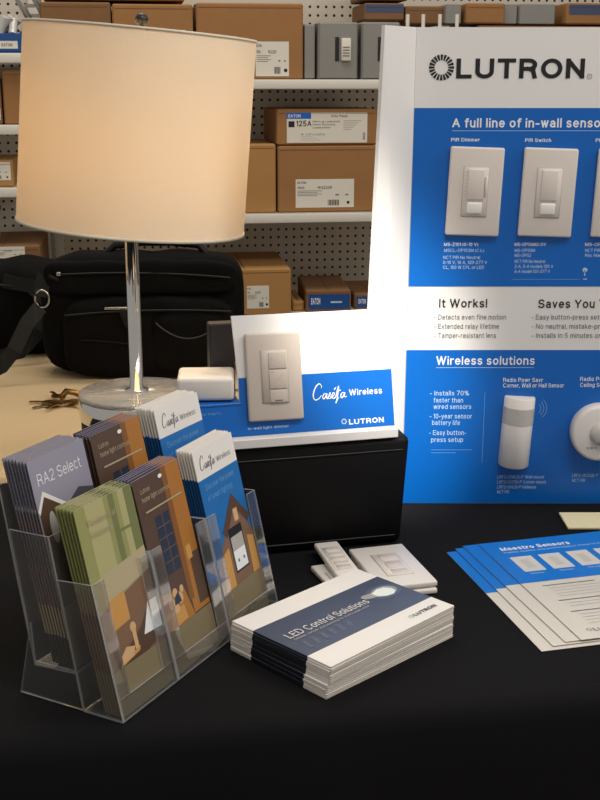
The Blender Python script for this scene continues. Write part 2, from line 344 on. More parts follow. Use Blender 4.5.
# ------------------------------------------------------------------ tables and cloths
def table(name, tlabel, clabel, x0, y0, rz, X0, X1, depth, clothmat, wav):
    t = thing(name, tlabel, 'table', (x0, y0, 0), rz)
    wood = mat('table_laminate', '7A7368', .5); leg = mat('table_leg', '55555A', .4, metal=.7)
    m = MB(); m.box(((X0+X1)/2, depth/2, TT-.02), (X1-X0-.02, depth-.02, .03), wood, .004); m.build('tabletop', t)
    for x in (X0+.12, X1-.12):
        for y in (.1, depth-.1):
            m = MB(); m.tube([(x, y, 0), (x, y, TT-.034)], .014, leg, 10); m.build('leg', t)
    # cloth: top sheet and hanging front and sides
    prof = [(depth+.012, .12), (depth+.012, TT-.012), (depth+.008, TT-.003), (depth-.002, TT)]
    prof += [(depth*k/10, TT) for k in range(9, 0, -1)]
    prof += [(.016, TT), (.006, TT-.002), (-.003, TT-.009), (-.006, TT-.02)]
    prof += [(-.006-.0*k, TT-.02-.61*k/12) for k in range(1, 13)]
    NX = 120; vs = []; fs = []; P = len(prof)
    for i in range(NX+1):
        x = X0-.012+(X1-X0+.024)*i/NX
        for y, z in prof:
            d = max(0, TT-.02-z)/.6; yy = y
            off = wav*d*(math.sin(x*17+1.3)+.5*math.sin(x*31+.4))
            yy = y-off if y < depth/2 else y+off*.5
            zz = z + (.0006*math.sin(x*9+y*7)*math.sin(y*13+x*3)*0)
            vs.append((x, yy, zz))
    for i in range(NX):
        for k in range(P-1): fs.append((i*P+k, i*P+k+1, (i+1)*P+k+1, (i+1)*P+k))
    m = MB(); m.add(vs, fs, clothmat, True)
    for x in (X0-.012, X1+.012):
        m.add([(x, 0, .14), (x, depth, .14), (x, depth, TT), (x, 0, TT)], [(0, 1, 2, 3)], clothmat)
    c = m.build('tablecloth'); c.location = (x0, y0, 0); c.rotation_euler = (0, 0, rz)
    tag(c, clabel, 'tablecloth'); return t
table('display_table', 'folding table hidden beneath the black tablecloth', 'black tablecloth covering the front display table under the brochures and sheets',
      0, .9887, R(9.1), -.95, .95, .742, BLACKCLOTH, .012)
table('back_table', 'folding table hidden beneath the beige tablecloth', 'beige tablecloth behind the black one, carrying the laptop bag and keys',
      0, 1.773, R(9.1), -1.3, .35, 1.15, BEIGECLOTH, .01)

# ------------------------------------------------------------------ store shelving behind
SR = R(8); SO = Vector((0, 3.4, 0)); SE = Vector((math.cos(SR), math.sin(SR), 0)); SN = Vector((-math.sin(SR), math.cos(SR), 0))
def SH(px, py, d=0.):             # -> (s along the shelf front, z above table top) on the plane d behind the shelf front
    u = (px-300)/FPX; v = (400-py)/FPX; c, q = math.cos(PITCH), math.sin(PITCH)
    r = Vector((u, c+v*q, -q+v*c)); k = (SO.dot(SN)+d)/r.dot(SN); p = r*k
    return (p-SO).dot(SE), CAM_H+p.z
def SP(s, d, z=0.): p = SO+SE*s+SN*d; return (p.x, p.y, TT+z)
zr = [SH(318, 314)[1], SH(318, 213.5)[1], SH(318, 79.5)[1]]       # shelf tops of the middle bay
zl = [SH(10, 243)[1]-.12, SH(10, 188)[1], SH(10, 125)[1], SH(10, 53)[1]]   # shelf tops of the left bay
sL, sM, sE = SH(-120, 60)[0], SH(43, 240)[0], SH(700, 60)[0]
def bay(label, s0, s1, zs, peg0):
    t = thing('shelving_unit', label, 'shelf', SP(0, 0, -TT), SR)
    m = MB(); m.box(((s0+s1)/2, .415, 1.15), (s1-s0-.004, .008, 1.9), PEG); m.build('pegboard_back', t)
    for s in (s0+.02, s1-.02):
        m = MB(); m.box((s, .40, 1.05), (.03, .02, 2.1), SHELFW, .002); m.build('upright', t)
    m = MB(); m.box(((s0+s1)/2, .21, .05), (s1-s0-.004, .38, .1), SHELFW, .002); m.build('base_deck', t)
    for z in zs:
        m = MB(); m.box(((s0+s1)/2, .20, TT+z-.005), (s1-s0-.006, .39, .01), SHELFW); m.box(((s0+s1)/2, .006, TT+z-.013), (s1-s0-.006, .012, .026), SHELFW, .002)
        m.build('shelf', t)
    return t
bay('white metal store shelving bay at the far left behind the lampshade', sL, sM, zl, 0)
bay('white metal store shelving bay with cardboard boxes in the middle background', sM, sE, zr, 0)

def carton(label, px0, px1, ptop, zb, d, dep, cm=0, lab=None, flap=False, group=None, name='cardboard_box', cat='box', rot=0, zoff=0.):
    s0, _ = SH(px0, 200, d); s1, _ = SH(px1, 200, d); _, z1 = SH((px0+px1)/2, ptop, d)
    w = s1-s0; h = z1-zb-.001
    t = thing(name, label, cat, SP((s0+s1)/2, d, zb+.0008), SR+rot, group)
    m = MB(); m.box((0, dep/2, h/2), (w, dep, h), CBX[cm], .004, 1, smooth=False); m.build('carton', t)
    m = MB(); m.box((0, dep/2, h+.0001), (.004, dep-.01, .0006), TAPE); m.box((0, -.0002, h-.012), (w-.012, .0008, .0015), TAPE); m.build('seam', t)
    if lab: lab(t, w, h, s0, d)
    return t
def lab125(t, w, h, s0, d):
    m = MB(); m.M = FRONT((-w/2, -.0006, 0)); x0, x1, y0, y1 = w*.10, w*.90, h*.06, h*.90
    X = lambda a: x0+(x1-x0)*a
    Y = lambda b: y0+(y1-y0)*b
    m.rect(x0, y0, x1, y1, LABEL); m.rect(x0, Y(.80), X(.30), y1, BLUE, 1)
    m.text('EATON', X(.02), Y(.845), h*.085, WHT, (x1-x0)*.15, .02)
    m.rect(X(.02), Y(.52), X(.095), Y(.72), BLK, 1)
    m.text('125A', X(.115), Y(.55), h*.16, BLK, (x1-x0)*.19, .02)
    m.text('Solo Panel', X(.55), Y(.85), h*.07, BLK, (x1-x0)*.2, .01)
    for k, s_ in enumerate(('Main Lug Loadcenter', 'Indoor Enclosure', 'Loadcenter')):
        m.text(s_, X(.32), Y(.68-.10*k), h*.052, BLK, (x1-x0)*(.34-.06*k), .005)
    m.text('4 circuits', X(.17), Y(.25), h*.06, GRY, (x1-x0)*.3, .005)
    for k in range(5): m.rect(X(.70), Y(.72-.07*k), X(.92-.03*k), Y(.735-.07*k), GRY, 1)
    for k in range(3): m.rect(X(.17), Y(.08+.06*k), X(.42-.05*k), Y(.095+.06*k), GRL, 1)
    for k in range(7): m.rect(X(.945), Y(.1+.035*k), X(.975), Y(.118+.035*k), BLK, 1)
    m.build('shipping_label', t, 'white label with a blue corner reading 125A')
def labst(ax0, ax1, ay0, ay1, big='EATON', mode=0):
    def f(t, w, h, s0, d):
        m = MB(); m.M = FRONT((-w/2, -.0006, 0)); x0, x1, y0, y1 = w*ax0, w*ax1, h*ay0, h*ay1
        X = lambda a: x0+(x1-x0)*a
        Y = lambda b: y0+(y1-y0)*b
        m.rect(x0, y0, x1, y1, LABEL); hh = (y1-y0)
        m.text(big, X(.03), Y(.84), hh*.08, BLK, (x1-x0)*.15, .03)
        m.text('100A', X(.03), Y(.66), hh*.09, BLK, (x1-x0)*.12, .02)
        m.text('1922229', X(.37), Y(.66), hh*.09, BLK, (x1-x0)*.25, .02)
        for k in range(4): m.rect(X(.03), Y(.58-.055*k), X(.45-.08*(k % 2)), Y(.60-.055*k), GRY, 1)
        for k in range(12): m.rect(X(.55+.016*k), Y(.07), X(.556+.016*k+.004*(k % 3)), Y(.27), BLK, 1)
        m.disc(X(.90), Y(.17), hh*.055, BLK, 1, 12); m.rect(X(.68), Y(.42), X(.74), Y(.47), GRY, 1); m.rect(X(.85), Y(.42), X(.9), Y(.47), GRY, 1)
        m.build('shipping_label', t)
    return f
def labblue(t, w, h, s0, d):
    m = MB(); m.M = FRONT((-w/2, -.0006, 0)); m.rect(w*.06, h*.12, w*.97, h*.80, BINB); m.text('EATON', w*.12, h*.34, h*.3, WHT, w*.2, .03)
    m.rect(w*.55, h*.4, w*.8, h*.48, WHTD, 1); m.build('blue_band', t, 'blue band with white lettering')
def labband(t, w, h, s0, d):
    m = MB(); m.M = FRONT((-w/2, -.0006, 0)); m.rect(w*.03, h*.45, w*.97, h*.92, mat('navy_band', '3C4A66', .6)); m.build('blue_band', t, 'dull blue band')
Z2, Z1, Z0 = zr[2], zr[1], zr[0]
# top shelf
carton('brown box on the top shelf directly behind the left top of the lampshade', 50, 118, 2, Z2, .03, .33, 1)
carton('brown box with white label just behind the lampshade top, second from left', 119.5, 197, 4, Z2, .03, .33, 0, labst(.12, .9, .52, .66))
carton('large brown box with white label right of the lampshade on top shelf', 200, 303, 3, Z2, .03, .33, 0, labst(.55, .865, .04, .50))
carton('long brown box lying on the box behind the lampshade', 52, 190, -14, SH(118, 1.5, .03)[1]+.004, .05, .3, 2)
# second shelf
b0 = carton('big plain cardboard box carrying the 125A box', 278, 375, 145.5, Z1, .03, .33, 0, labst(.18, .78, .07, .50))
zt = SH(326, 145.5, .03)[1]
carton('shallow cardboard box with blue and white 125A label', 277, 376, 109, zt+.001, .03, .33, 0, lab125)
carton('cardboard box left of the big box, half hidden by lampshade', 226, 276, 144, Z1, .03, .30, 2)
# third shelf
def tape(t, w, h, s0, d): labst(.38, .62, .13, .63)(t, w, h, s0, d)
carton('tall cardboard box with small white label behind the black laptop bag', 196, 291, 269, Z0-.0, -.0, .36, 2, labst(.52, .76, .15, .64))
carton('flat box with blue band on the lowest shelf behind the white sign', 306, 352, 290, Z0, .03, .28, 1, labblue, rot=R(-3))
carton('flat box with blue band at the poster edge on lowest shelf', 355.5, 392, 293, Z0, .06, .24, 1, labblue)
carton('low brown box at the back of lowest shelf behind the blue-banded box', 292.5, 304.5, 301, Z0, .05, .2, 2)
# boxes over the poster top: they stand on the top shelf
carton('brown box with dull blue band above the grey panels', 362, 400, 3, SH(372, 20, .05)[1]+.002, .12, .2, 1, labband)
# grey electrical panels
def panel(label, px0, px1, ptop, d, zb, door=True, name='electrical_panel', pbot=None):
    s0, _ = SH(px0, 80, d); s1, _ = SH(px1, 80, d); _, z1 = SH((px0+px1)/2, ptop, d); w = s1-s0; h = z1-zb-.001
    t = thing(name, label, 'electrical panel', SP((s0+s1)/2, d, zb+.0008), SR, 'grey electrical panels')
    m = MB(); m.box((0, .06, h/2), (w, .12, h), PANELG, .004, 1, smooth=False); m.build('enclosure', t)
    m = MB(); m.box((0, -.002, h/2), (w*.94, .004, h*.96), PANELG, .0015, 1, smooth=False); m.build('cover', t)
    if door:
        m = MB(); m.box((-w*.03, -.0045, h*.53), (w*.10, .002, h*.42), BLKPL); m.build('switch_recess', t, 'black switch recess')
        m = MB(); m.box((w*.19, -.008, h*.52), (w*.24, .012, h*.40), LABEL, .003); m.M = FRONT((0, -.0146, 0))
        for k in range(4): m.rect(w*.10, h*(.40+.05*k), w*.27, h*(.42+.05*k), GRY, 1)
        m.build('handle', t, 'white handle with printed tag')
    return t
panel('narrow grey panel between brown box and grey switch box', 304, 315, 24, .04, Z2, False)
panel('grey switch box with white handle on the top shelf', 318, 357.5, 22, .02, Z2)
panel('grey switch box half hidden behind the poster top left corner', 361, 399, 22, .02, Z2)
zc = SH(470, 34, .05)[1]
cab = panel('large plain grey panel standing behind the poster', 402, 470, 28, .06, Z2, False)
carton('brown box standing behind the poster under the open-topped grey bins', 472, 640, 26, Z2, .06, .3, 1)
for k, (a, b, n_) in enumerate(((443, 459, 'left'), (498, 514, 'middle'), (515, 552, 'right'))):
    t = panel('small grey panel above the poster, %s one of the row' % n_, a, b, 4, .10, SH(470, 28, .06)[1]+.012, False)
carton('brown box between the small grey panels above the poster', 460, 497, 3, SH(470, 28, .06)[1]+.012, .08, .2, 0)
carton('brown box with dull blue band above the poster top right', 556, 640, 3, SH(470, 28, .06)[1]+.012, .08, .2, 0, labband)
carton('brown box tilted above the first white pegs', 401.5, 441, 6, SH(470, 28, .06)[1]+.012, .12, .2, 1)
m = MB()
carton('grey-brown box at the very top behind the poster corner', 360, 404, -22, SH(380, 2, .12)[1]+.004, .12, .2, 1)
for k, px in enumerate((406, 421.5, 438, 455)):
    s_, zb_ = SH(px, 30, .03); z_ = SH(px, 15, .03)[1]
    m = MB(); m.tube([(0, 0, 0), (0, 0, z_-Z2)], .0055, mat('white_peg', 'E6E0D2', .5), 10)
    o = m.build('support_peg'); o.location = SP(s_, .012, Z2+.001); tag(o, '%s of the four white pegs standing above the poster' % ('leftmost', 'second from left', 'third from left', 'rightmost')[k], 'peg', 'white pegs above the poster')
# left bay contents
L0, L1, L2, L3 = zl
carton('brown box beside the lampshade, middle shelf of the left bay', 9.5, 40, 70, L2, .03, .3, 0)
carton('brown box at the left photo edge on the middle shelf', -40, 7.5, 78, L2, .03, .3, 1, labst(.80, .97, .1, .35))
carton('brown box with broad white label at left photo edge, lower shelf', -35, 15, 160, L1, .03, .28, 2, labst(.2, .95, .25, .92))
def bluebin(px0, px1, ptop):
    s0, _ = SH(px0, 50, .03); s1, _ = SH(px1, 50, .03); h = SH(10, ptop, .03)[1]-L3-.001; w = s1-s0
    t = thing('parts_bin', 'blue plastic parts bin with white label on the left top shelf', 'bin', SP((s0+s1)/2, .03, L3+.0008), SR)
    m = MB(); dep = .2
    for c, z in (((0, .003, h*.45), (w, .006, h*.9)), ((0, dep, h/2), (w, .006, h)), ((-w/2, dep/2, h/2), (.006, dep, h)), ((w/2, dep/2, h/2), (.006, dep, h)), ((0, dep/2, .004), (w, dep, .006))): m.box(c, z, BINB, .001, 1, smooth=False)
    m.build('bin', t)
    m = MB(); m.M = FRONT((-w/2, -.0006, 0)); m.rect(w*.35, h*.2, w*.9, h*.55, LABEL); m.text('EATON', w*.45, h*.3, h*.14, BLK, w*.3, .02); m.build('bin_label', t)
bluebin(-14, 21.5, 31)
m = MB()
for k in range(6):
    m.tube([(random.uniform(-.03, .03), random.uniform(.03, .12), .0+.05), (random.uniform(-.04, .04), random.uniform(.03, .12), .085+.02*random.random())], .012, mat('clear_bag', 'C9C6C0', .2), 8)
o = m.build('plastic_fitting'); o.location = SP(SH(0, 50, .03)[0], .03, L3+.0); tag(o, 'pale plastic fittings heaped in the blue bin', 'fittings'); o['kind'] = 'stuff'
# metal strut at the top left
m = MB(); s_, z_ = SH(18, 0, .1)
m.box((0, 0, 0), (.018, .018, .20), STEEL, .002, rot=Matrix.Rotation(R(-28), 4, 'Y')); m.box((.035, .01, .02), (.014, .016, .20), STEEL, .002, rot=Matrix.Rotation(R(-28), 4, 'Y'))
for k in range(5): m.box((.018+.02*(k-2)*-.45, 0, 0.034*(k-2)*.8+.01), (.04, .004, .010), STEEL)
o = m.build('metal_bracket'); o.location = SP(SH(17, 0, .12)[0]-.010, .27, L3+.155); o.rotation_euler = (0, 0, SR); tag(o, 'slanted steel bracket leaning above the blue bin at top left', 'bracket')
# conduit elbows on the low left shelf
carton('brown box under the heap of grey conduit elbows', -40, 37, 246, L0, .0, .34, 1, labst(.35, .8, .62, .98)); zt0 = SH(0, 246, 0)[1]
for k in range(8):
    s_ = SH(-22+9.5*(k//2)+4*(k % 2), 215, .05)[0]; rr = .028+.006*random.random(); m = MB()
    m.tube([(-.03, 0, rr)] + [(rr*math.sin(a), 0, rr*math.cos(a)) for a in [PI/2*i/8 for i in range(9)]] + [(rr, 0, -.025)], .0115, CONDUIT, 12)
    m.tube([(rr, 0, -.025), (rr, 0, -.012)], .0145, CONDUIT, 12)
    o = m.build('conduit_elbow'); lay = k % 3
    o.location = SP(max(s_, sL+.12) if s_ < sM-.17 else sM-.17, .05+.05*(k % 2)+.02, zt0+.040+.045*(k % 3)); o.rotation_euler = (R(12*(k % 3)-10), R([35, -60, 110, 160, 200][k % 5]), SR+R(15*(k % 3)-12))
    tag(o, 'grey conduit elbow in the heap under the left shelves', 'pipe fitting', 'grey conduit elbows')

# ------------------------------------------------------------------ tri-fold poster
PY = 1.578
pt = thing('display_poster', 'tall white and blue folding display board with mounted wall sensors', 'display board', (.1503, PY, TT+.001))
PX0 = .1503; PW = .50; PH = D(418, 28, PY)[1]
m = MB(); m.M = FRONT((0, .006, 0)); m.prism([(-.005, 0), (PW, 0), (PW, PH), (0, PH)], 0, .006, BOARD); m.build('centre_panel', pt)
# side flap folded towards the viewer, edge cut at a slant
def flap(x_top, y_top, x_bot, y_bot, side):
    a = Vector((x_top, y_top, PH)); b = Vector((x_bot, y_bot, 0)); f0 = Vector((side-(.005 if side < 0 else 0), 0, 0)); f1 = Vector((side, 0, PH))
    n = (a-f1).cross(f0-f1).normalized()*.005
    if n.y < 0: n = -n
    vs = [f0, b, a, f1]; vs = vs+[v+n for v in vs]
    mm = MB(); mm.add(vs, [(0, 1, 2, 3), (7, 6, 5, 4), (0, 4, 5, 1), (1, 5, 6, 2), (2, 6, 7, 3), (3, 7, 4, 0)], BOARD); return mm
flap(.1055-PX0, 1.520-PY, .083-PX0, 1.532-PY, -.0005).build('side_flap', pt)
flap(PW+.05, -.06, PW+.08, -.06, PW+.0005).build('side_flap', pt)
def px2(px, py): x, z = D(px, py, PY-.0005); return x-PX0, z-.001
def fld(m, pts, mt, lay=1): m.poly([px2(*p) for p in pts], mt, lay)
def ptxt(m, s, px0, base, px1, capx, mt, bold=0., shear=0.):
    x0, z0 = px2(px0, base); x1, _ = px2(px1, base); _, z1 = px2(px0, base-capx)
    m.text(s, x0, z0, z1-z0, mt, x1-x0, bold, shear)
m = MB(); m.M = FRONT((0, -.0003, 0))
zA = px2(500, 108)[1]; zB = px2(500, 286.5)[1]; zC = px2(500, 350)[1]; 
xe = lambda z: -.0048*(1-z/PH)
m.poly([(xe(zB), zB), (PW, zB), (PW, zA), (xe(zA), zA)], BLUE, 1); m.poly([(xe(0), .0005), (PW, .0005), (PW, zC), (xe(zC), zC)], BLUE, 1); m.build('blue_field', pt, 'bright blue printed fields')
m = MB(); m.M = FRONT((0, -.0003, 0))
cx, cz = px2(441.5, 67.5); m.sun(cx, cz, px2(455, 67)[0]-px2(442.5, 67)[0], BLK, n=20)
ptxt(m, 'LUTRON', 456, 78.5, 584.5, 20, BLK, .035); x, z = px2(589.5, 76.5); m.text('R', x-.0012, z-.0012, .0026, BLK)
mm = [(x+.0034*math.cos(2*PI*i/20), z+.0034*math.sin(2*PI*i/20)) for i in range(21)]
for i in range(20): m.poly([mm[i], mm[i+1], (x+(mm[i+1][0]-x)*.85, z+(mm[i+1][1]-z)*.85), (x+(mm[i][0]-x)*.85, z+(mm[i][1]-z)*.85)], BLK, 2)
m.build('brand_logo', pt, 'black sunburst mark and LUTRON lettering')
m = MB(); m.M = FRONT((0, -.0003, 0))
ptxt(m, 'A full line of in-wall sensors', 452, 127.5, 612, 9.3, WHT, .022)
def rule(m, a, b, c, mt, th=.0006): x0, z = px2(a, c); x1, _ = px2(b, c); m.rect(x0, z, x1, z+th, mt, 2)
rule(m, 452, 660, 131, WHTD)
ptxt(m, 'PIR Dimmer', 451, 141.5, 480, 3.6, WHT, .02); ptxt(m, 'PIR Switch', 525, 142, 551, 3.6, WHT, .02); ptxt(m, 'PIR Dual Tech', 595.5, 142, 632, 3.6, WHT, .02)
for k, (s, x1) in enumerate((('MS-Z101 (0-10 V)', 478), ('MSCL-OP153M (C.L)', 484), ('NCT PIR No Neutral', 480), ('0-10 V, 16 A, 120-277 V', 487), ('CL, 150 W CFL or LED', 484))):
    ptxt(m, s, 444 if k < 2 else 443, [246.5, 252.5, 259.5, 264.5, 269.5][k]-.5, x1, 3.3, WHTD if k > 0 else WHT, .012)
for k, (s, x1) in enumerate((('MS-OPS6M2-DV', 546), ('MS-OPS5M', 535), ('MS-OPS2', 531), ('NCT PIR No Neutral', 545), ('2-A, 5-A models 120 V', 553), ('6-A model 120-277 V', 550))):
    ptxt(m, s, 514.5, [246.5, 252.5, 257.5, 263.5, 268.5, 273.5][k]-.5, x1, 3.3, WHTD if k > 0 else WHT, .012)
ptxt(m, 'MS-OPS6-DDV', 585, 246, 620, 3.3, WHT, .012); ptxt(m, 'NCT PIR', 585, 252, 600, 3.3, WHTD, .012); ptxt(m, 'No Neutral', 585, 257, 612, 3.3, WHTD, .012)
rule(m, 512, 580, 279.5, BLUEL); rule(m, 583, 587, 279.5, WHTD, .0012)
x, z = px2(585, 270); m.disc(x, z, .0033, WHTD, 2, 12); m.rect(x-.0006, z-.008, x+.0006, z, WHTD, 2)
m.build('upper_lettering', pt)
m = MB(); m.M = FRONT((0, -.0003, 0))
ptxt(m, 'It Works!', 439, 307.5, 487, 8.6, BLK, .018); ptxt(m, 'Saves You Time!', 538, 308, 626, 8.6, BLK, .018)
for k, (s, x1) in enumerate((('- Detects even fine motion', 506), ('- Extended relay lifetime', 499), ('- Tamper-resistant lens', 496))): ptxt(m, s, 434, 319.5+9.2*k, x1, 5, GRY, .004)
for k, (s, x1) in enumerate((('- Easy button-press setup', 606), ('- No neutral, mistake-proof', 610), ('- Installs in 5 minutes or less', 614))): ptxt(m, s, 531.5, 319.5+9.2*k, x1, 5, GRY, .004)
m.build('middle_lettering', pt)
m = MB(); m.M = FRONT((0, -.0003, 0))
ptxt(m, 'Wireless solutions', 436, 364.8, 534.5, 8.6, WHT, .018); rule(m, 436, 534, 367.8, WHTD)
for y_, s, x0, x1 in ((395.5, '- Installs 70%', 430, 469), (402.5, 'faster than', 433.5, 463), (409, 'wired sensors', 433.5, 471), (418.5, '- 10-year sensor', 429.5, 472), (425, 'battery life', 432, 460), (435, '- Easy button-', 429, 466), (442, 'press setup', 431, 463)):
    ptxt(m, s, x0, y_, x1, 4.8, WHTD, .008)
rule(m, 431, 472, 450, BLUEL); rule(m, 431, 456, 453, BLUEL)
xa, za = px2(485.5, 392); xb, zb_ = px2(481, 463); m.rect(xa-.001, zb_, xa-.0004, za, BLUEL, 2)
ptxt(m, 'Radio Powr Savr', 503, 382, 543, 4.2, WHT, .012); ptxt(m, 'Corner, Wall or Hall Sensor', 503, 387.5, 564, 4.2, WHT, .012)
ptxt(m, 'Radio Powr Savr', 580, 381, 622, 4.2, WHT, .012); ptxt(m, 'Ceiling Sensor', 580, 387, 612, 4.2, WHT, .012)
for k, (s, x1) in enumerate((('LRF2-OWLB-P Wall mount', 544), ('LRF2-OCRB-P Corner mount', 546), ('LRF2-OHLB-P Hallways', 536), ('NCT PIR', 509))): ptxt(m, s, 497, 478.5+5*k, x1, 3.2, WHTD, .006)
ptxt(m, 'LRF2-OCR2B-P', 572, 477, 598, 3.2, WHTD, .006); ptxt(m, 'NCT PIR', 572, 482, 585, 3.2, WHTD, .006)
for k in (1, 2, 3):            # radio wave arcs
    xc, zc_ = px2(535, 408.5); r = .0035+.0042*k
    P_ = [(xc+r*math.cos(a), zc_+r*math.sin(a)) for a in [R(-50+100*i/10) for i in range(11)]]; Q_ = [(xc+(r+.001)*math.cos(a), zc_+(r+.001)*math.sin(a)) for a in [R(-50+100*i/10) for i in range(11)]]
    for i in range(10): m.poly([P_[i], Q_[i], Q_[i+1], P_[i+1]], BLUEL, 2)
m.build('lower_lettering', pt)
# wall plates
def plate_geo(m, w, h, t, mt):     # wall plate with bevelled edge, back on the plane z = 0, facing +z
    m.box((0, 0, t/2), (w, h, t), mt, .0028, 3)
def wall_sensor(parent, x, z, dimmer, rz):
    Mx = FRONT((x, -.0006, z)) @ Matrix.Rotation(rz, 4, 'Z')
    m = MB(); m.M = Mx; plate_geo(m, .0715, .1165, .0075, PLATE); p = m.build('wall_sensor', parent)
    m = MB(); m.M = Mx
    m.box((0, 0, .0076), (.0345, .066, .0012), PLATE2, .0006, 1); m.box((0, 0, .0083), (.0325, .064, .0018), PLATE, .0008, 1)
    m.build('switch_frame', p)
    m = MB(); m.M = Mx
    m.box((0, .010, .0100), (.022, .040, .003), PLATE, .0012, 2); m.build('sensor_lens', p)
    m = MB(); m.M = Mx
    m.box((0, -.021, .0100), (.020, .015, .004), mat('lens_white', 'EFEAE2', .25), .0016, 2); m.build('push_button', p)
    if dimmer:
        m = MB(); m.M = Mx; m.box((.0135, .008, .0100), (.0035, .026, .003), PLATE, .001, 1)
        for k in range(7): m.box((-.0135, -.004+.005*k, .0095), (.0012, .0014, .0006), PLATE2)
        m.build('dimmer_slider', p)
for (a, b, c, d_, dim) in ((474.2, 191.5, 0, 0, True), (547.2, 192.5, 0, 0, False), (620.5, 193.5, 0, 0, False)):
    x, z = px2(a, b); wall_sensor(pt, x, z, dim, R(-2.0))
# battery wall sensor with curved body
m = MB(); x, z = px2(517, 432); Mx = FRONT((x-.001, -.0006, z+.002)) @ Matrix.Rotation(R(-3), 4, 'Z')
prof = [(.0215*math.sin(a), .022*math.cos(a)+.0) for a in [R(-78+156*i/14) for i in range(15)]]
prof = [(-.0215, 0)]+prof+[(.0215, 0)]
def curved(m, y0, y1, mt, sc=1., rnd=True):
    pts = [(a*sc, max(b*sc, 0)) for a, b in prof]; ys = [y0, y0+.0015, y1-.0015, y1] if rnd else [y0, y1]; ss = [.93, 1, 1, .93] if rnd else [1, 1]
    vs = []; n = len(pts)
    for y, q in zip(ys, ss): vs += [(a*q, y, b*q) for a, b in pts]
    fs = [(i*n+k, (i+1)*n+k, (i+1)*n+k+1, i*n+k+1) for i in range(len(ys)-1) for k in range(n-1)]
    m.add(vs, fs, mt, True); m.add(vs, [tuple(range(n)), tuple(range(len(vs)-1, len(vs)-n-1, -1))], mt)
m.M = Mx; curved(m, -.0505, .0505, WHITEP); wsn = m.build('motion_sensor', pt, 'white upright motion sensor')
m = MB(); m.M = Mx; curved(m, .012, .036, mat('pir_lens', 'C9C2BA', .35), 1.015, False); m.build('sensor_lens', wsn, 'greyish lens window')
x, z = px2(597.5, 429.5); Mx = FRONT((x, -.0006, z)); m = MB(); m.M = Mx
m.lathe([(.0395, 0), (.0405, .006), (.0405, .017), (.0385, .0205), (.036, .0215), (.012, .0225), (0, .0225)], WHITEP, 48); csn = m.build('ceiling_sensor', pt, 'round white ceiling sensor')
m = MB(); m.M = Mx; m.lathe([(.0165, .0222), (.0165, .024), (.014, .029), (.008, .032), (0, .033)], mat('pir_lens', 'C9C2BA', .35), 32); m.build('sensor_lens', csn)
m = MB(); m.M = Mx
for a in (-.018, -.0125, -.007): m.box((a, -.020, .0228), (.0025 if a != -.0125 else .0035, .0012, .0006), GRY)
m.build('indicator', csn)

# ------------------------------------------------------------------ riser and small display sign
RZ = R(13.5); rh = .145
m = MB(); m.box((0, 0, rh/2), (.30, .086, rh), VINYL, .009, 3); 
for y in (-.0432,): m.tube([(-.14, y, rh-.018), (0, y-.0006, rh-.0175), (.14, y, rh-.017)], .0011, BLKPL, 6); m.tube([(-.14, y, .012), (0, y-.0006, .012), (.14, y, .012)], .0011, BLKPL, 6)
for i, v in enumerate(m.v):
    if v[0] > 0: m.v[i] = (v[0]+.010*v[2]/rh, v[1], v[2])
rx, ry = T(401, 543, 0.); cxr = rx-math.cos(RZ)*.150-math.sin(RZ)*.043; cyr = ry-math.sin(RZ)*.150+math.cos(RZ)*.043
o = m.build('display_riser'); o.location = (cxr, cyr, TT+.0005); o.rotation_euler = (0, 0, RZ); tag(o, 'black vinyl riser box under the blue and white sign', 'box')
bx, by = T(396, 436, rh); SZ = R(14.5); LN = R(14)
# sign frame: x along the sign (origin at its bottom right), y up the leaning face, z out of the face
sg = thing('counter_sign', 'small leaning blue and white counter sign with beige dimmer plate', 'sign', (bx, by, TT+rh+.0008), SZ)
Mf = PM((0, .004, .0), (1, 0, 0), (0, math.sin(LN), math.cos(LN)))
SWH, SHH, LOW, BH = .206, .162, .0545, .0865
m = MB(); m.M = Mf
out = [(-.262, .002), (0, .002), (0, SHH), (-SWH+.002, SHH), (-SWH+.006, BH), (-SWH+.006, LOW), (-.262, LOW)]
m.prism(out, -.004, 0, BOARD); m.build('sign_board', sg)
m = MB(); m.M = Mf @ Matrix.Translation((0, 0, .0003))
m.poly([(-.262, .012), (0, .012), (0, BH-.002), (-SWH+.006, BH-.002), (-SWH+.006, LOW), (-.262, LOW)], BLUE, 1); m.build('blue_field', sg, 'bright blue lower field')
m = MB(); m.box((-.131, -.003, .006), (.262, .012, .012), BOARD, .001, 1, smooth=False); m.build('base_lip', sg, 'white lip along the foot')
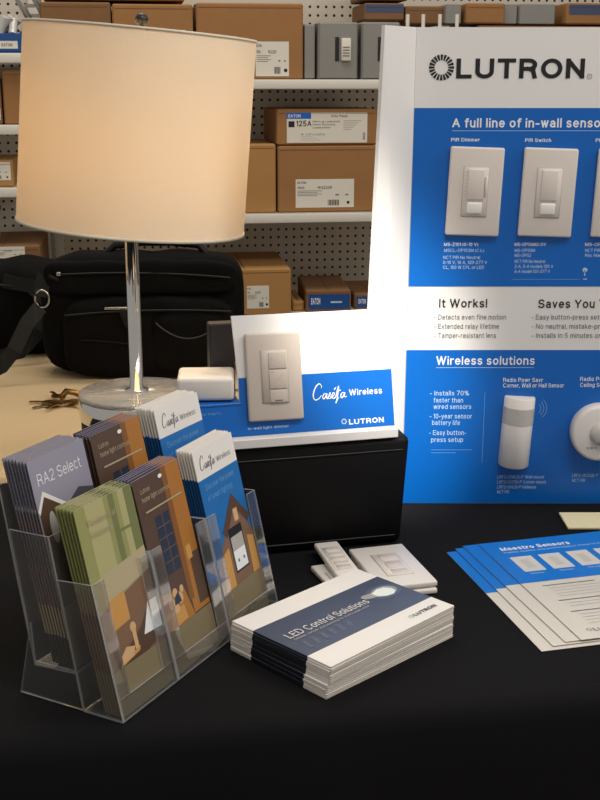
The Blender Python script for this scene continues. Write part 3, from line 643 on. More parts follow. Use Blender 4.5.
# rear ledge behind the low section
m = MB(); yb = math.sin(LN)*LOW; zb = math.cos(LN)*LOW
m.box((-.230, yb+.042, zb-.002), (.064, .080, .004), BLUE, .001, 1, smooth=False); m.box((-.230, yb+.030, zb/2), (.050, .03, zb-.004), BLKPL); m.build('ledge', sg, 'blue ledge that carries the white bridge')
m = MB(); m.box((-.2045, yb+.100, .083), (.033, .022, .106), BLKMET, .0015, 1, smooth=False); m.box((-.2200, yb+.088, .034), (.033, .046, .012), BLKMET); m.build('rear_housing', sg, 'dark metal housing behind the left edge')
m = MB(); m.M = Mf @ Matrix.Translation((0, 0, .0003))
def C(px, py):      # sign-plane coordinates from a photo position
    o_ = Vector((bx, by, rh+.0008)); Rm = Matrix.Rotation(SZ, 4, 'Z') @ Mf; o_ = o_+(Rm.to_3x3() @ Vector((0, 0, 0)))+Vector((Matrix.Rotation(SZ, 3, 'Z') @ Vector((0, .004, 0))))
    ex, ey, n = Rm.to_3x3().col[0], Rm.to_3x3().col[1], Rm.to_3x3().col[2]
    u = (px-300)/FPX; v = (400-py)/FPX; c, q = math.cos(PITCH), math.sin(PITCH); r = Vector((u, c+v*q, -q+v*c)); cam_ = Vector((0, 0, CAM_H))
    k = (o_-cam_).dot(n)/r.dot(n); p = cam_+r*k-o_; return p.dot(ex), p.dot(ey)
x0, y0 = C(313, 400); x1, _ = C(346, 396)
m.script(x0, y0, .0445, WHT, .0008)
xa, ya = C(349, 395.6); xb, _ = C(382, 393); m.text('Wireless', xa, ya, .0080, WHT, xb-xa, .016)
xa, ya = C(341, 425); xb, yb2 = C(384, 423)
xs, ys = C(344, 421.5); m.sun(xs, ys, .0036, WHT, n=14)
xa, ya = C(349, 424.6); m.text('LUTRON', xa, ya, .0066, WHT, xb-xa, .035)
xa, ya = C(248, 430); xb, _ = C(289, 427); m.text('In-wall light dimmer', xa, ya, .0034, WHTD, xb-xa, .01)
xa, ya = C(200, 416); xb, _ = C(221, 415); m.text('Smart Bridge Pro', xa, ya, .0032, BLUEL, xb-xa, .006)
m.build('sign_lettering', sg)
xc, yc = C(273.3, 376.5)
Mp = Mf @ Matrix.Translation((xc, yc, .0006)) @ Matrix.Rotation(R(-.5), 4, 'Z')
m = MB(); m.M = Mp; plate_geo(m, .0705, .1095, .008, ALMOND); pl = m.build('dimmer_plate', sg, 'beige wall plate')
m = MB(); m.M = Mp; m.box((0, 0, .0082), (.035, .067, .0012), PLATE2, .0006, 1); m.box((0, 0, .0089), (.0332, .0652, .0018), ALMOND, .0008, 1)
for k in range(7): m.box((-.0135, -.014+.005*k, .0100), (.0011, .0013, .0005), PLATE2)
m.build('dimmer_face', pl)
for y_, h_ in ((.020, .021), (-.0035, .0235), (-.0245, .0155)):
    m = MB(); m.M = Mp; m.box((.0035, y_, .0102), (.0225, h_, .0022), ALMOND, .0008, 2)
    if h_ > .022: m.box((.0035, y_, .01135), (.0006, .019, .0003), PLATE2, rot=Matrix.Rotation(R(-42), 4, 'Z')); m.disc(.011, y_-.008, .0012, PLATE2, 96, 10); m.disc(-.004, y_+.0085, .0012, PLATE2, 96, 10)
    elif h_ > .02: m.disc(-.0045, y_+.002, .0015, PLATE2, 96, 10)
    else: m.disc(-.004, y_+.003, .0010, PLATE2, 96, 10); m.box((.003, y_-.0055, .0112), (.010, .0016, .0006), GRY)
    m.build('button', pl)
# smart bridge on the ledge
Rz = Matrix.Rotation(SZ, 3, 'Z'); lp = Rz @ Vector((-.2345, yb+.0455, zb)); 
t = thing('smart_bridge', 'small white square hub box on the blue ledge left of the dimmer plate', 'hub', (bx+lp.x, by+lp.y, TT+rh+.0008+zb+.0006), R(3))
m = MB(); m.box((0, 0, .0155), (.071, .066, .029), WHITEP, .005, 3); m.build('case', t)
m = MB(); m.box((0, 0, .0011), (.062, .058, .002), BLKPL); m.build('foot_pad', t, 'dark rubber foot')
m = MB()
for i in range(9):
    for j in range(6):
        if (i-4)**2/18+(j-.0)**2/26 < 1: m.lathe([(.0006, .0302), (0, .0302)], PLATE2, 6, Matrix.Translation((-.003+.003*i-.005, -.015+.0032*j, 0)))
m.build('vent_holes', t)
m = MB(); m.box((.0358, -.008, .012), (.002, .016, .012), BLKPL); m.tube([(.036, -.008, .010), (.050, -.010, .006), (.056, .01, .0035), (.05, .06, .0035)], .0022, WHT, 8); m.build('cable_socket', t, 'black socket with white cable')

# ------------------------------------------------------------------ table lamp
LX, LY = T(137, 391, .148)
lt = thing('table_lamp', 'lit table lamp with cream drum shade and chrome stem', 'lamp', (LX, LY, TT+.0008))
m = MB(); m.lathe([(0, 0), (.081, 0), (.082, .003), (.082, .112), (0, .112)], mat('lamp_black_gloss', '0B0B0D', .15), 64); m.build('base_body', lt, 'gloss black drum base')
m = MB(); m.lathe([(.079, .109), (.084, .110), (.0845, .112), (.0845, .139), (.0833, .1405), (.079, .141), (.0, .141)], CHROME, 64); m.build('chrome_band', lt, 'polished chrome band')
m = MB(); m.lathe([(.0, .1412), (.082, .1412), (.0838, .1425), (.0843, .1445), (.0838, .147), (.082, .148), (0, .148)], GLS, 64); m.build('glass_disc', lt, 'clear glass disc')
m = MB(); m.lathe([(.017, .1475), (.017, .151), (.0095, .1525), (.0095, .385), (.0105, .386), (.0155, .390), (.0165, .393), (.0155, .396), (.011, .398), (.011, .41), (0, .41)], CHROME, 40); m.build('stem', lt, 'chrome stem')
m = MB(); m.lathe([(.0155, .388), (.0182, .391), (.0182, .394), (.0155, .397)], BRASS, 32); m.build('collar', lt, 'brass collar')
m = MB(); m.lathe([(.0, .408), (.019, .410), (.020, .425), (.020, .452), (.017, .456), (0, .456)], mat('socket_white', 'D8CDB8', .5), 32); m.build('socket', lt)
m = MB(); m.M = Matrix.Translation((0, 0, .45)) @ Matrix.Rotation(R(5), 4, 'Y') @ Matrix.Translation((0, 0, -.45))
bulbm = mat('bulb_glow', (1.0, .88, .70), .4, emit=BULB)
m.lathe([(.012, .455), (.014, .466), (.022, .482), (.028, .497), (.029, .510), (.025, .523), (.014, .533), (0, .536)], bulbm, 24); m.build('bulb', lt, 'glowing bulb')
TL = R(5.0)
def shadepart(m): m.M = Matrix.Translation((.0015, 0, .394)) @ Matrix.Rotation(TL, 4, 'Y')
SB, ST, SHT = .1580, .1560, .261
m = MB(); shadepart(m); m.lathe([(SB, -.006+.0), (ST, -.006+SHT)], SHADE, 96); m.build('lamp_shade', lt, 'cream fabric drum shade')
m = MB(); shadepart(m)
TAPEM = mat('shade_trim', 'E2D6C0', .8)
m.lathe([(SB-.0006, -.0075), (SB+.0010, -.0075), (SB+.0010, -.0035), (SB-.0006, -.0035), (SB-.0006, -.0075)], TAPEM, 96)
m.lathe([(ST-.0006, SHT-.008), (ST+.0010, SHT-.008), (ST+.0010, SHT-.0045), (ST-.0006, SHT-.0045), (ST-.0006, SHT-.008)], TAPEM, 96); m.build('shade_trim', lt, 'pale edging of the shade')
m = MB(); shadepart(m)
for k in range(3):
    a = R(40+120*k); m.tube([(ST*math.cos(a), ST*math.sin(a), SHT-.0075), (.06*math.cos(a), .06*math.sin(a), SHT-.02), (.012*math.cos(a), .012*math.sin(a), SHT-.008)], .0018, CHROME, 8)
hp = [(.0, .045*math.sin(a), .05+.11*(1-math.cos(a))*.95) for a in [PI*i/14 for i in range(15)]]
m.tube(hp, .0016, CHROME, 8); m.tube([(a, -b, c) for a, b, c in hp], .0016, CHROME, 8)
m.lathe([(.012, SHT-.010), (.013, SHT-.006), (0, SHT-.006)], CHROME, 20); m.build('shade_carrier', lt, 'chrome harp and spider')
m = MB(); shadepart(m); m.lathe([(.004, SHT-.006), (.004, SHT+.001), (.0085, SHT+.006), (.009, SHT+.011), (.006, SHT+.016), (0, SHT+.018)], BLKPL, 20); m.build('finial', lt, 'dark finial')

# ------------------------------------------------------------------ laptop bag and the second bag
def pillow(m, c, sz, mt, e=4.0, nx=22, nz=14, ny=8, lump=.004, seed=1):
    bm = bmesh.new(); bmesh.ops.create_uvsphere(bm, u_segments=40, v_segments=24, radius=1)
    rnd = random.Random(seed); ph = [rnd.uniform(0, 6) for _ in range(6)]
    vs = []
    for v in bm.verts:
        p = v.co; a = (abs(p.x)**e+abs(p.y)**e+abs(p.z)**e)**(1/e); q = p/a
        x, y, z = q.x*sz[0]/2, q.y*sz[1]/2, q.z*sz[2]/2
        k = lump*(math.sin(x*31+ph[0])*math.sin(z*37+ph[1])+.6*math.sin(x*63+z*41+ph[2]))
        y += k*(1 if y > 0 else -1); z += k*.8*(1 if z > 0 else 0)
        vs.append((x+c[0], y+c[1], max(z+c[2], c[2]-sz[2]/2)))
    bm.verts.index_update(); m.add(vs, [[v.index for v in f.verts] for f in bm.faces], mt, True); bm.free()
BGX, BGY = -.322, 2.37
bg = thing('laptop_bag', 'black nylon laptop bag with front pockets behind the chrome lamp', 'bag', (BGX, BGY, TT+.0008), R(3))
m = MB(); pillow(m, (0, .02, .125), (.415, .12, .25), NYLON, 5, lump=.004); m.build('main_compartment', bg)
m = MB(); pillow(m, (.015, -.045, .085), (.345, .05, .165), NYLON, 5, lump=.003, seed=3); m.build('front_pocket', bg)
m = MB(); pillow(m, (.095, -.062, .075), (.15, .032, .12), NYLON, 5, lump=.002, seed=4); m.build('flap_pocket', bg)
m = MB(); pillow(m, (.0, -.036, .205), (.385, .028, .07), NYLON, 5, lump=.003, seed=5); m.build('organiser_pocket', bg)
m = MB()
def arc(x0, x1, y, z0, zm, z1, n=14): return [(x0+(x1-x0)*i/n, y, z0*(1-i/n)**2+2*zm*(i/n)*(1-i/n)+z1*(i/n)**2) for i in range(n+1)]
m.tube(arc(-.16, .18, -.053, .214, .222, .205), .0022, NYLON2, 6); m.tube(arc(-.15, .18, -.072, .135, .15, .14), .0022, NYLON2, 6)
m.tube(arc(.03, .16, -.080, .120, .055, .120), .0016, mat('pocket_piping', '3A3734', .6), 6); m.tube(arc(-.12, -.02, -.0725, .085, .083, .075), .0014, NYLON2, 6)
m.build('zip', bg)
m = MB(); m.box((-.045, -.078, .150), (.05, .004, .005), STEEL, .001); m.box((-.03, -.080, .130), (.012, .004, .035), NYLON2, .001, rot=Matrix.Rotation(R(-20), 4, 'Y')); m.build('zip_pull', bg, 'steel zip pull')
m = MB(); m.box((-.16, -.056, .216), (.008, .005, .008), STEEL, .001); m.box((-.17, -.057, .208), (.02, .004, .006), NYLON2, .001, rot=Matrix.Rotation(R(25), 4, 'Y')); m.build('zip_pull', bg, 'steel zip pull')
m = MB(); m.tube([(-.07, .02, .246), (-.055, .02, .262), (0, .02, .268), (.06, .02, .268), (.115, .02, .262), (.13, .02, .244)], .008, NYLON2, 10); m.build('carry_handle', bg)
m = MB(); m.tube([(-.196+.014*math.cos(a), -.05, .165+.018*math.sin(a)) for a in [2*PI*i/16 for i in range(16)]], .0022, STEEL, 8, closed=True); m.build('strap_ring', bg, 'steel D-ring')
m = MB(); m.ribbon([(-.190, -.04, .215), (-.196, -.047, .185), (-.198, -.052, .17)], .028, .003, NYLON2)
m.ribbon([(-.20, -.055, .15), (-.225, -.07, .12), (-.25, -.09, .07), (-.275, -.10, .04), (-.31, -.11, .024), (-.36, -.10, .018)], .030, .004, NYLON2); m.build('shoulder_strap', bg)
b2 = thing('equipment_bag', 'second black bag at the left photo edge, partly behind laptop bag', 'bag', (-.665, 2.575, TT+.0008), R(4))
m = MB(); pillow(m, (0, .03, .10), (.36, .20, .205), NYLON, 4, lump=.006, seed=9); m.build('main_compartment', b2)
m = MB(); m.tube([(-.15, -.073, .15), (-.03, -.076, .165), (.05, -.078, .158), (.13, -.070, .14)], .003, NYLON2, 8); m.build('piping', b2)
m = MB(); m.ribbon([(.02, -.075, .17), (.08, -.085, .16), (.12, -.10, .12), (.10, -.13, .07), (.06, -.15, .03), (.0, -.16, .018), (-.08, -.16, .018)], .03, .004, NYLON2); m.build('shoulder_strap', b2)
# long black case lying behind the sign
m = MB(); m.box((0, 0, .05), (.30, .10, .10), VINYL, .006, 2); o = m.build('instrument_case'); o.location = (.06, 2.43, TT+.0008); o.rotation_euler = (0, 0, R(9)); tag(o, 'black case lying behind the white sign next to laptop bag', 'case')
# keys
kx, ky = T(62, 404, .0)
kt = thing('key_bunch', 'bunch of keys on the beige cloth beside the lamp base', 'keys', (kx, ky, TT+.0008), R(20))
m = MB(); m.tube([(.014*math.cos(a), .014*math.sin(a), .003) for a in [2*PI*i/20 for i in range(20)]], .0013, STEEL, 6, closed=True); m.build('key_ring', kt)
for k, (a, mt) in enumerate(((200, STEEL), (160, BRASS), (-20, BRASS), (235, BRASS), (-60, BRASS), (100, BRASS))):
    m = MB(); m.M = Matrix.Translation((0, 0, .0012+.0014*k)) @ Matrix.Rotation(R(a), 4, 'Z')
    m.prism([(.012, -.004), (.016, -.011), (.026, -.012), (.033, -.008), (.034, -.004), (.058, -.004), (.062, 0), (.058, .004), (.052, .0015), (.046, .004), (.042, .002), (.036, .005), (.033, .009), (.026, .012), (.016, .011), (.012, .004)], 0, .002, mt)
    m.build('key', kt)
m = MB(); m.tube([(.0, .0, .012), (.012, .02, .018), (.03, .026, .012), (.045, .012, .006)], .006, BRASS, 10); m.build('key_fob', kt, 'brown leather fob')

# ------------------------------------------------------------------ acrylic brochure holder
HA = R(62); HO = (-.166, .980); HW = .300
hd = thing('brochure_holder', 'clear acrylic two-tier brochure holder with six pockets', 'brochure holder', (HO[0], HO[1], TT+.0006), HA)
Ux = Vector((math.cos(HA), math.sin(HA), 0)); Vx = Vector((-math.sin(HA), math.cos(HA), 0))
def side_wall(u, pts, t=.0022, mt=ACR):
    m = MB(); m.M = Matrix(((0, 0, 1, 0), (1, 0, 0, 0), (0, 1, 0, 0), (0, 0, 0, 1))); m.prism(pts, u-t/2, u+t/2, ACE, mt); return m
def wall(m, u0, u1, p0, p1, t=.0022):     # slab between profile points p0 (b,z) and p1
    b0, z0 = p0; b1, z1 = p1; L_ = math.hypot(b1-b0, z1-z0); nb, nz = -(z1-z0)/L_*t/2, (b1-b0)/L_*t/2
    q = [(b0+nb, z0+nz), (b1+nb, z1+nz), (b1-nb, z1-nz), (b0-nb, z0-nz)]
    vs = [(u0, b, z) for b, z in q]+[(u1, b, z) for b, z in q]
    m.add(vs, [(0, 1, 5, 4), (2, 3, 7, 6)], ACR); m.add(vs, [(0, 3, 2, 1), (4, 5, 6, 7), (1, 2, 6, 5), (3, 0, 4, 7)], ACE)
zf = .0015
fr = [(0, zf), (.046, zf), (.0715, .131), (.030, .134)]
bk = [(.053, .040), (.103, .037), (.125, .172), (.0775, .173)]
ft = [(.046, zf), (.124, zf), (.106, .080), (.1035, .040), (.053, .041)]
for u in (.0011, .0920, .0942, .1945, .1967, HW-.0011):
    side_wall(u, fr).build('front_divider', hd)
for u in (.0011, .0931, .1956, HW-.0011): side_wall(u, bk).build('rear_divider', hd)
for u in (.0011, HW-.0011): side_wall(u, ft).build('foot_panel', hd)
m = MB(); wall(m, 0, HW, (.046, zf), (.0775, .173)); m.build('middle_wall', hd)
m = MB(); wall(m, 0, HW, (.103, .037), (.1335, .215)); m.build('rear_wall', hd)
m = MB(); wall(m, 0, HW, (.0, zf), (.046, zf)); m.build('front_floor', hd)
m = MB(); wall(m, 0, HW, (.053, .0395), (.104, .0365)); m.build('rear_floor', hd)
for k in range(3):
    u0, u1 = ((.0023, .0908), (.0954, .1933), (.1979, HW-.0023))[k]
    m = MB(); sl = lambda z: .030*(z-zf)/(.134-zf)
    wall(m, u0, u1, (0, zf), (sl(.022), .022)); wall(m, u0, u0+.016, (sl(.022), .022), (.030, .134)); wall(m, u1-.016, u1, (sl(.022), .022), (.030, .134)); m.build('pocket_front', hd)

# ------------------------------------------------------------------ brochures
BW, BHT = .094, .2045       # cover artwork size; the card is scaled to its real width below
SXB = .0875/.094
def leaf(m, bands):      # folded card; bands = [(z0, z1, material)]
    path = [(BW, 0), (.0008, 0), (0, .0006), (.0008, .0012), (BW-.0010, .0012), (BW-.0004, .0009), (BW-.0010, .0006), (.004, .0006)]
    for z0, z1, mt in bands:
        n = len(path); th = .00022; vs = []
        for i, (x, y) in enumerate(path):
            a = path[max(i-1, 0)]; b = path[min(i+1, n-1)]; tx, ty = b[0]-a[0], b[1]-a[1]; l = math.hypot(tx, ty) or 1; nx_, ny_ = -ty/l*th/2, tx/l*th/2
            vs += [(x+nx_, y+ny_, z0), (x-nx_, y-ny_, z0), (x+nx_, y+ny_, z1), (x-nx_, y-ny_, z1)]
        fs = []; fe = []
        for i in range(n-1):
            a, b = i*4, i*4+4; fs += [(a, b, b+2, a+2), (a+1, a+3, b+3, b+1)]; fe += [(a+2, b+2, b+3, a+3)]
        m.add(vs, fs, mt); m.add(vs, fe, PAPERE if mt is not EDGEBLUE else mt)
EDGEBLUE = mat('cover_edge_blue', '8C9BBE', .6)
SLATE = mat('cover_slate', '9A95A4', .35); SLATED = mat('cover_dark_slate', '4C4A52', .4)
OLIVE = mat('cover_olive', '98985E', .4); OLIVE2 = mat('cover_olive_light', 'B3AC78', .4); OLIVED = mat('cover_olive_dark', '787C4C', .4)
SAND = mat('cover_sand', 'B9AA85', .4); TANB = mat('cover_tan', '85775A', .45); BROWN = mat('cover_brown', '5A4334', .35); BROWN2 = mat('cover_mid_brown', '83624A', .4)
ORNG = mat('cover_orange', 'B0742E', .35); ORNG2 = mat('cover_amber', 'CF9850', .4); NIGHT = mat('cover_night_blue', '2C3646', .3); DKB = mat('cover_dark', '2A2320', .4)
CBLUE = mat('cover_blue', '1F6FB4', .35); CBLUED = mat('cover_deep_blue', '123A6C', .4); SKIN = mat('cover_peach', 'D9B080', .4)
def pic_green(m):
    m.rect(0, .122, BW, BHT, OLIVE, 1)
    for a, b, mt in ((.016, .046, OLIVE2), (.054, .063, OLIVED), (.070, .080, OLIVE2), (.080, .094, OLIVED)): m.rect(a, .13, b, BHT, mt, 2)
    m.rect(.060, .165, BW, .168, OLIVED, 3); m.poly([(0, .10), (BW, .118), (BW, .142), (0, .132)], SAND, 3)
    m.poly([(0, .043), (BW, .043), (BW, .119), (0, .102)], BROWN2, 3); m.poly([(.0, .043), (.06, .043), (BW, .052), (BW, .10), (.06, .07)], BROWN, 4)
    m.poly([(.018, .080), (.046, .083), (.046, .112), (.018, .108)], ORNG2, 5)
    m.poly([(.062, .060), (BW, .058), (BW, .088), (.078, .088)], WHT, 5); m.disc(.047, .074, .005, SKIN, 5); m.rect(.044, .052, .050, .072, SKIN, 5)
    m.poly([(.020, .046), (.038, .048), (.044, .056), (.030, .060), (.020, .054)], SKIN, 6); m.poly([(.016, .044), (.05, .049), (.052, .053), (.018, .049)], ORNG2, 5)
    m.rect(0, 0, BW, .044, TANB, 7)
    m.text('Residential', .016, .184, .0062, SAND, .044, .004, lay=8); m.text('Solutions', .016, .172, .0062, SAND, .034, .004, lay=8)
def pic_brown(m):
    m.rect(0, .04, BW, BHT, BROWN, 1); m.rect(.060, .045, BW, BHT, ORNG, 2); m.rect(.056, .06, .066, BHT, mat('cover_rust', '8A5626', .4), 3)
    m.poly([(.0, .043), (.06, .043), (.05, .075), (.0, .085)], ORNG, 3)
    m.rect(.026, .098, .054, .160, NIGHT, 3)
    for k in range(1, 5): m.rect(.026, .098+.0125*k, .054, .0987+.0125*k, BROWN2, 4)
    m.rect(.0395, .098, .0403, .160, BROWN2, 4)
    m.rect(.070, .10, .080, .115, ORNG2, 4); m.rect(.074, .05, .094, .105, BROWN, 3)
    for a, b, r in ((.020, .070, .006), (.030, .078, .005), (.038, .070, .006), (.028, .062, .005), (.044, .078, .004)): m.disc(a, b, r, SKIN, 5, 14)
    m.poly([(.026, .066), (.040, .066), (.036, .078), (.028, .074)], NIGHT, 6); m.poly([(.010, .044), (.045, .046), (.042, .062), (.014, .060)], ORNG2, 4)
    m.rect(0, 0, BW, .044, TANB, 7)
    m.disc(.052, .197, .004, WHT, 8, 14, .0022); m.text('Lutron', .010, .189, .0048, SAND, .018, .004, lay=8); m.text('home light controls', .010, .180, .0052, SAND, .056, .004, lay=8)
    m.rect(.012, .1685, .086, .1702, SAND, 8)
def pic_caseta(m):
    m.rect(0, .172, BW, BHT, PAPER, 1); m.rect(0, .04, BW, .172, CBLUE, 2)
    m.poly([(0, .043), (BW, .043), (BW, .09), (.062, .132), (.012, .085), (0, .07)], BROWN2, 3); m.poly([(.026, .106), (.062, .142), (.094, .108), (.086, .102), (.062, .126), (.034, .098)], BROWN, 4)
    m.rect(.058, .110, .068, .124, SKIN, 5)
    m.poly([(.008, .044), (.032, .044), (.032, .088), (.014, .082)], ORNG2, 4); m.poly([(.076, .044), (.092, .044), (.092, .084), (.078, .088)], ORNG2, 4)
    m.poly([(.038, .056), (.070, .056), (.070, .106), (.038, .106)], BLK, 5); m.rect(.040, .058, .068, .080, WHT, 6); m.rect(.040, .080, .068, .096, GRL, 6); m.disc(.048, .068, .002, GRY, 7, 10); m.disc(.061, .068, .002, GRY, 7, 10)
    m.rect(0, 0, BW, .044, TANB, 7); m.sun(.054, .011, .003, WHT, 8, 12); m.text('LUTRON', .059, .0085, .0052, SAND, .028, .03, lay=8)
    m.script(.011, .182, .034, GRY, .0005); m.text('Wireless', .048, .182, .0062, GRY, .034, 0, lay=3)
    m.text('Discover the power', .012, .159, .0066, BLUEL, .068, .002, lay=4); m.text('of smart lighting', .012, .147, .0066, BLUEL, .058, .002, lay=4)
def pic_ra2(m):
    m.rect(0, .06, BW, BHT, SLATE, 1); m.poly([(.046, .1500), (.070, .1615), (BW, .1555), (BW, .06), (.03, .06)], SLATED, 2)
    m.poly([(.002, .06), (.046, .06), (.046, .1480), (.014, .1690), (.002, .1585)], BROWN, 3); m.poly([(0, .1560), (.013, .1730), (.050, .1500), (.050, .1455), (.0135, .1675), (.002, .1520)], PAPER, 4)
    m.disc(.019, .136, .006, GRL, 5, 16, .016); m.rect(0, 0, BW, .06, TANB, 7); m.disc(.058, .150, .006, GRL, 5, 12, .003)
    m.text('RA2 Select', .010, .1785, .0112, WHT, .072, -.006)
STY = {
 'green': ([(0, .044, TANB), (.044, .12, BROWN2), (.12, BHT, OLIVED)], pic_green, 'olive-green'),
 'brown': ([(0, .044, TANB), (.044, .12, BROWN), (.12, BHT-.004, BROWN), (BHT-.004, BHT, EDGEBLUE)], pic_brown, 'dark-brown and orange'),
 'caseta': ([(0, .044, TANB), (.044, .172, CBLUED), (.172, BHT, PAPER)], pic_caseta, 'white and blue'),
 'ra2': ([(0, .03, BLK), (.03, .06, SAND), (.06, .100, BROWN2), (.100, .150, BROWN), (.150, BHT, SLATED)], pic_ra2, 'slate-grey'),
}
protos = {}
def brochure_at(kind, label, group, u, b, z, lean, dz, dr):
    p = HO[0]+Ux.x*u+Vx.x*b, HO[1]+Ux.y*u+Vx.y*b, TT+z
    rot = (-lean, 0, HA+dr)
    if kind in protos: return dup(protos[kind], p, label, rot=rot)
    t = thing('brochure', label, 'brochure', p, rot=rot, group=group); bands, pic, _ = STY[kind]
    m = MB(); m.M = Matrix.Diagonal((SXB, 1, 1, 1)); leaf(m, bands); m.build('folded_leaf', t)
    m = MB(); m.M = FRONT((0, -.00025, 0)) @ Matrix.Diagonal((SXB, 1, 1, 1)); pic(m); m.build('front_cover', t)
    protos[kind] = t; return t
ORD = ['front', 'second', 'third', 'fourth', 'fifth', 'sixth', 'seventh', 'eighth']
def stack(kind, where, group, pocket, row, n, pitch, dzf):
    u = (.0035, .0965, .2035)[pocket]+(0, .001, .003)[pocket]*row; yaw = R((0, 3.5, 3.0)[pocket] if row == 0 else (2.5, 2.5, 1.0)[pocket])
    for k in range(n):
        b0, z0, lean = (.0034, .0036, R(13.0)) if row == 0 else (.0566, .0425, R(12.2))
        lab = '%s brochure, %s %s' % (STY[kind][2].replace('-', ' '), 'frontmost' if k == 0 else ORD[k]+' from front', where)
        o = brochure_at(kind, lab, group, u, b0+k*pitch, z0+(0 if k == 0 else random.uniform(0, .0012)), lean+R(.10*k), 0, yaw+(R(random.uniform(-.25, .25)) if k else 0))
        o['group'] = group
stack('green', 'in the lower left pocket', 'green brochures in the lower left pocket', 0, 0, 6, .0037, 0)
stack('brown', 'in the lower middle pocket', 'brown brochures in the lower middle pocket', 1, 0, 6, .0036, 0)
stack('caseta', 'in the lower right pocket', 'blue and white brochures in the lower right pocket', 2, 0, 6, .0034, 0)
stack('ra2', 'in the upper left pocket', 'grey brochures in the upper left pocket', 0, 1, 8, .0037, 0)
stack('brown', 'in the upper middle pocket', 'brown brochures in the upper middle pocket', 1, 1, 6, .0036, 0)
stack('caseta', 'in the upper right pocket', 'blue and white brochures in the upper right pocket', 2, 1, 7, .0036, 0)

# ------------------------------------------------------------------ stack of landscape booklets
KX, KY = .0474, 1.1466; KA = R(45.2); KW, KD = .195, .143; NB = 14; KT = .0023
def sag(x, y): return 0.0
def booklet_geo(m):
    w, d = KW/2, KD/2; b1, b2 = -d+KD*.225, -d+KD*.775
    NXs = 10
    for y0, y1, mt in ((-d, b1, PAPER), (b1, b2, NAVY), (b2, d, PAPER)):
        # cover wraps the spine at x = -w
        m.add([(-w, y0, 0), (-w, y1, 0), (-w, y1, KT), (-w, y0, KT), (w, y0, 0), (w, y1, 0), (w, y1, KT), (w, y0, KT)],
              [(3, 7, 6, 2), (0, 1, 5, 4)], mt)
        m.add([(-w, y0, 0), (-w, y1, 0), (-w, y1, KT), (-w, y0, KT)], [(1, 0, 3, 2)], mt if mt is PAPER else mat('spine_black', '1B1C22', .5))
    return m
def booklet(label, k, loc, rz):
    t = thing('booklet', label, 'booklet', loc, rz, 'stacked landscape booklets')
    m = MB(); booklet_geo(m); m.build('cover', t)
    m = MB()
    for q in range(3): m.box((0.0008, 0, KT*(.2+.3*q)), (KW-.002-.0006*(q % 2), KD-.0004-.0006*q, KT*.22), PAPERE)
    m.build('pages', t)
    return t
bk0 = None
for k in range(NB):
    top = k == NB-1; low = k < 6
    dx = random.uniform(-.0008, .0008)+(-.0022 if low else 0); dy = random.uniform(-.0007, .0007)+(-.0005 if low else 0)
    loc = (KX+math.cos(KA)*dx-math.sin(KA)*dy, KY+math.sin(KA)*dx+math.cos(KA)*dy, TT+.0008+k*(KT+.00012)); rz = KA+R(random.uniform(-.4, .4))+(R(-1.2) if low else 0)
    lab = 'white and navy booklet, ' + ('topmost of its stack, showing a light bulb picture' if top else ('lowest of the stack on the black cloth' if k == 0 else 'number %s from the bottom of the stack' % ['', 'two', 'three', 'four', 'five', 'six', 'seven', 'eight', 'nine', 'ten', 'eleven', 'twelve', 'thirteen'][k]))
    if bk0 is None: bk0 = booklet(lab, k, loc, rz); last = bk0
    else: last = dup(bk0, loc, lab, rot=(0, 0, rz))
last.rotation_euler = (0, 0, KA)
m = MB(); m.M = Matrix.Translation((-KW/2, -KD/2, KT+.0002)); y1, y2 = KD*.225, KD*.775
BG = mat('cover_bulb_glow', '8FA0A8', .4); BGL = mat('cover_bulb_white', 'EEF2E8', .4)
m.disc(.168, y1+.046, .024, mat('cover_navy_mid', '505C70', .35), 1, 28, .016); m.disc(.169, y1+.046, .0175, BG, 2, 28, .0115)
bp = [(.142, .046), (.150, .040), (.160, .038), (.168, .043), (.169, .050), (.164, .057), (.154, .059), (.146, .056), (.138, .0555), (.131, .0575), (.127, .055), (.128, .049), (.133, .047)]
m.poly([(a+.012, y1+b-.004) for a, b in bp[:8]+[(.142, .0555)]], BGL, 3); m.poly([(.154, y1+.042), (.154, y1+.0525), (.142, y1+.0545), (.137, y1+.0525), (.138, y1+.046), (.143, y1+.0435)], GRL, 3)
for k in range(3): m.rect(.141+.004*k, y1+.044, .1418+.004*k, y1+.0535, GRY, 4)
m.text('LED Control Solutions', .014, y1+.0375, .0112, PAPER, .122, .0, lay=5)
m.text('Dimmer, sensor and planning for every application', .015, y1+.0310, 0.0036, GRL, .114, .006, lay=5)
for k in range(6):
    m.poly([(.014+.013*k, y1+.010+.001*k), (.0185+.013*k, y1+.008+.001*k), (.022+.013*k, y1+.024), (.0175+.013*k, y1+.028)], mat('cover_navy_mid', '505C70', .35), 1)
m.sun(.1405, .0155, .0030, GRY, 3, 14); m.text('LUTRON', .145, .0125, .0058, BLK, .036, .03, lay=3)
m.build('cover_print', last, 'navy band with title lettering and a glowing bulb')

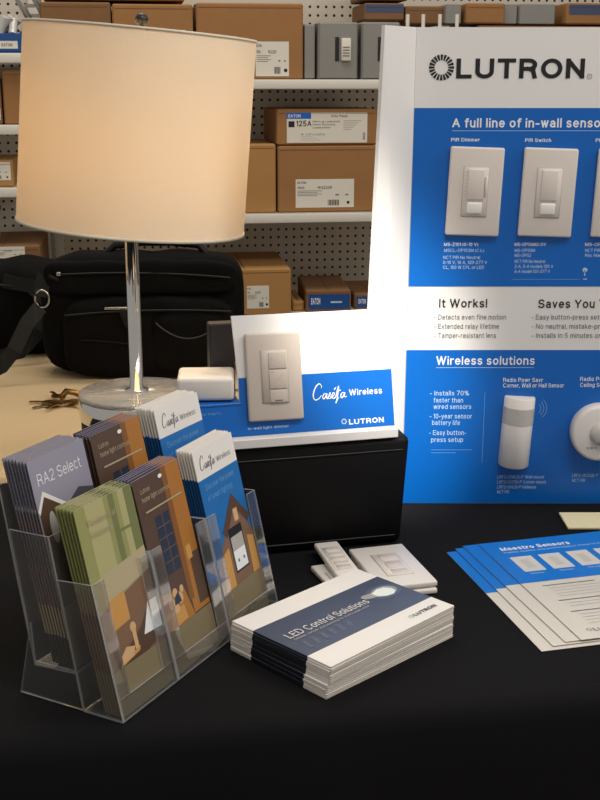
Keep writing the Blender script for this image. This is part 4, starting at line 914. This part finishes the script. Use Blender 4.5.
# ------------------------------------------------------------------ loose switches between booklets and riser
t = thing('blank_wall_plate', 'white wall plate lying under the small remote behind the booklets', 'wall plate', (.054, 1.292, TT+.0008), R(20))
m = MB(); m.box((-.0, .0, .0035), (.046, .115, .007), WHITEP, .002, 2); m.build('plate', t)
m = MB(); m.box((0, 0, .0071), (.030, .060, .0006), PLATE2, .0002, 1); m.box((0, 0, .0075), (.028, .058, .0012), WHITEP, .0004, 1); m.build('insert', t)
px_, py_ = (.0216+.0516+.0676+.0411)/4, (1.3846+1.393+1.2987+1.283)/4
t = thing('remote_control', 'slim white remote switch lying across a plate behind the booklets', 'remote', (px_, py_+.001, TT+.0098), R(14.5))
m = MB(); m.box((0, 0, .0040), (.0315, .104, .008), WHITEP, .0028, 3); m.build('case', t)
m = MB(); m.box((0, -.004, .0080), (.024, .074, .0012), WHITEP, .0006, 1); m.build('keypad', t)
for y_, h_ in ((.022, .016), (.007, .009), (-.006, .011), (-.020, .009), (-.033, .014)):
    m = MB(); m.box((0, y_, .0089), (.018, h_*.85, .0012), PLATE, .0005, 1); m.disc(0, y_, .0018, GRL, 79, 10); m.build('button', t)
cx, cy = (.0616+.1601)/2+.001, (1.3754+1.2735)/2-.001
for k in range(2):
    a = R(15.5+(-1.5 if k == 0 else 0)); t = thing('switch_plate', 'white dimmer wall plate, %s of the pair behind the booklets' % ('lower' if k == 0 else 'upper'), 'wall plate', (cx+(.001 if k == 0 else 0), cy-(.002 if k == 0 else 0), TT+.0008+k*.0082), a, 'paired white wall plates')
    m = MB(); m.box((0, 0, .0033), (.071, .122, .0066), WHITEP, .0018, 2); m.build('plate', t)
    m = MB(); m.box((0, 0, .0067), (.034, .066, .0006), PLATE2, .0002, 1); m.box((0, 0, .0070), (.0325, .0645, .001), WHITEP, .0004, 1); m.build('dimmer_frame', t)
    for y_, h_ in ((.020, .020), (-.003, .022), (-.0235, .014)):
        m = MB(); m.box((.002, y_, .0076), (.021, h_*.92, .001 if k else .0006), PLATE if k else WHITEP, .0004, 1); m.build('button', t)

# ------------------------------------------------------------------ fan of product sheets
def sheet(label, x, y, rz, z):
    t = thing('product_sheet', label, 'sheet', (x, y, z), rz, 'blue and white product sheets fanned on the table')
    m = MB(); m.box((.108, -.1395, .0002), (.216, .279, .0004), mat('sheet_paper', 'D6CFC3', .6)); m.build('paper', t)
    m = MB(); m.M = Matrix.Translation((0, -.279, .00055)); H_ = .279; hb = .1285
    m.rect(0, H_-hb, .216, H_, BLUE2, 1)
    m.text('Maestro Sensors', .020, H_-.030, .0105, WHT, .096, .028, lay=2); m.text('Family quality and performance. Easy to install.', .020, H_-.0385, .0042, WHTD, .150, .012, lay=2)
    for k in range(5):
        x0 = .020+.0385*k; m.rect(x0, H_-.098, x0+.029, H_-.052, mat('sheet_plate', 'D6D2CA', .5), 2); m.rect(x0+.009, H_-.088, x0+.020, H_-.062, mat('sheet_plate_inner', 'C9C4BB', .5), 3)
        m.text(('Dimmer', 'Switch', 'Dual', 'Vacancy', 'Partition')[k], x0+.005, H_-.106, .0036, WHTD, .018, .01, lay=2)
    for k, n_ in enumerate((3, 1, 3)):
        yb_ = H_-.142-.042*k+(.012 if k == 2 else 0); m.rect(.022+.0*k, yb_, .09, yb_+.0018, GRY, 2)
        for q in range(n_+1): m.rect(.028, yb_-.008-.0075*q, .150-.02*(q % 2), yb_-.0072-.0075*q, GRL, 2)
    m.sun(.020, .0195, .0035, GRY, 2, 12); m.text('LUTRON', .025, .0155, .0070, GRY, .038, .02, lay=2)
    m.build('sheet_print', t); return t
s0 = sheet('blue and white sensor sheet, lowest and leftmost of the fan', .1879, 1.3958, R(14.0), TT+.0008)
for k, (x, y, a, lab) in enumerate(((.1997, 1.4044, 14.5, 'second from the left in the fan'), (.2103, 1.4101, 15.3, 'third from the left in the fan'), (.2305, 1.4130, 14.7, 'topmost and rightmost of the fan, fully readable'))):
    dup(s0, (x, y, TT+.0008+.0014*(k+1)), 'blue and white sensor sheet, '+lab, rot=(0, 0, R(a)))
m = MB(); m.box((.048, -.030, .0015), (.096, .058, .003), CREAM, .0004, 1, smooth=False); o = m.build('card_stack'); ox, oy = T(558.7, 512.5, 0.003)
o.location = (ox, oy, TT+.0008); o.rotation_euler = (0, 0, R(0)); tag(o, 'cream card lying on black cloth by the right photo edge', 'card')
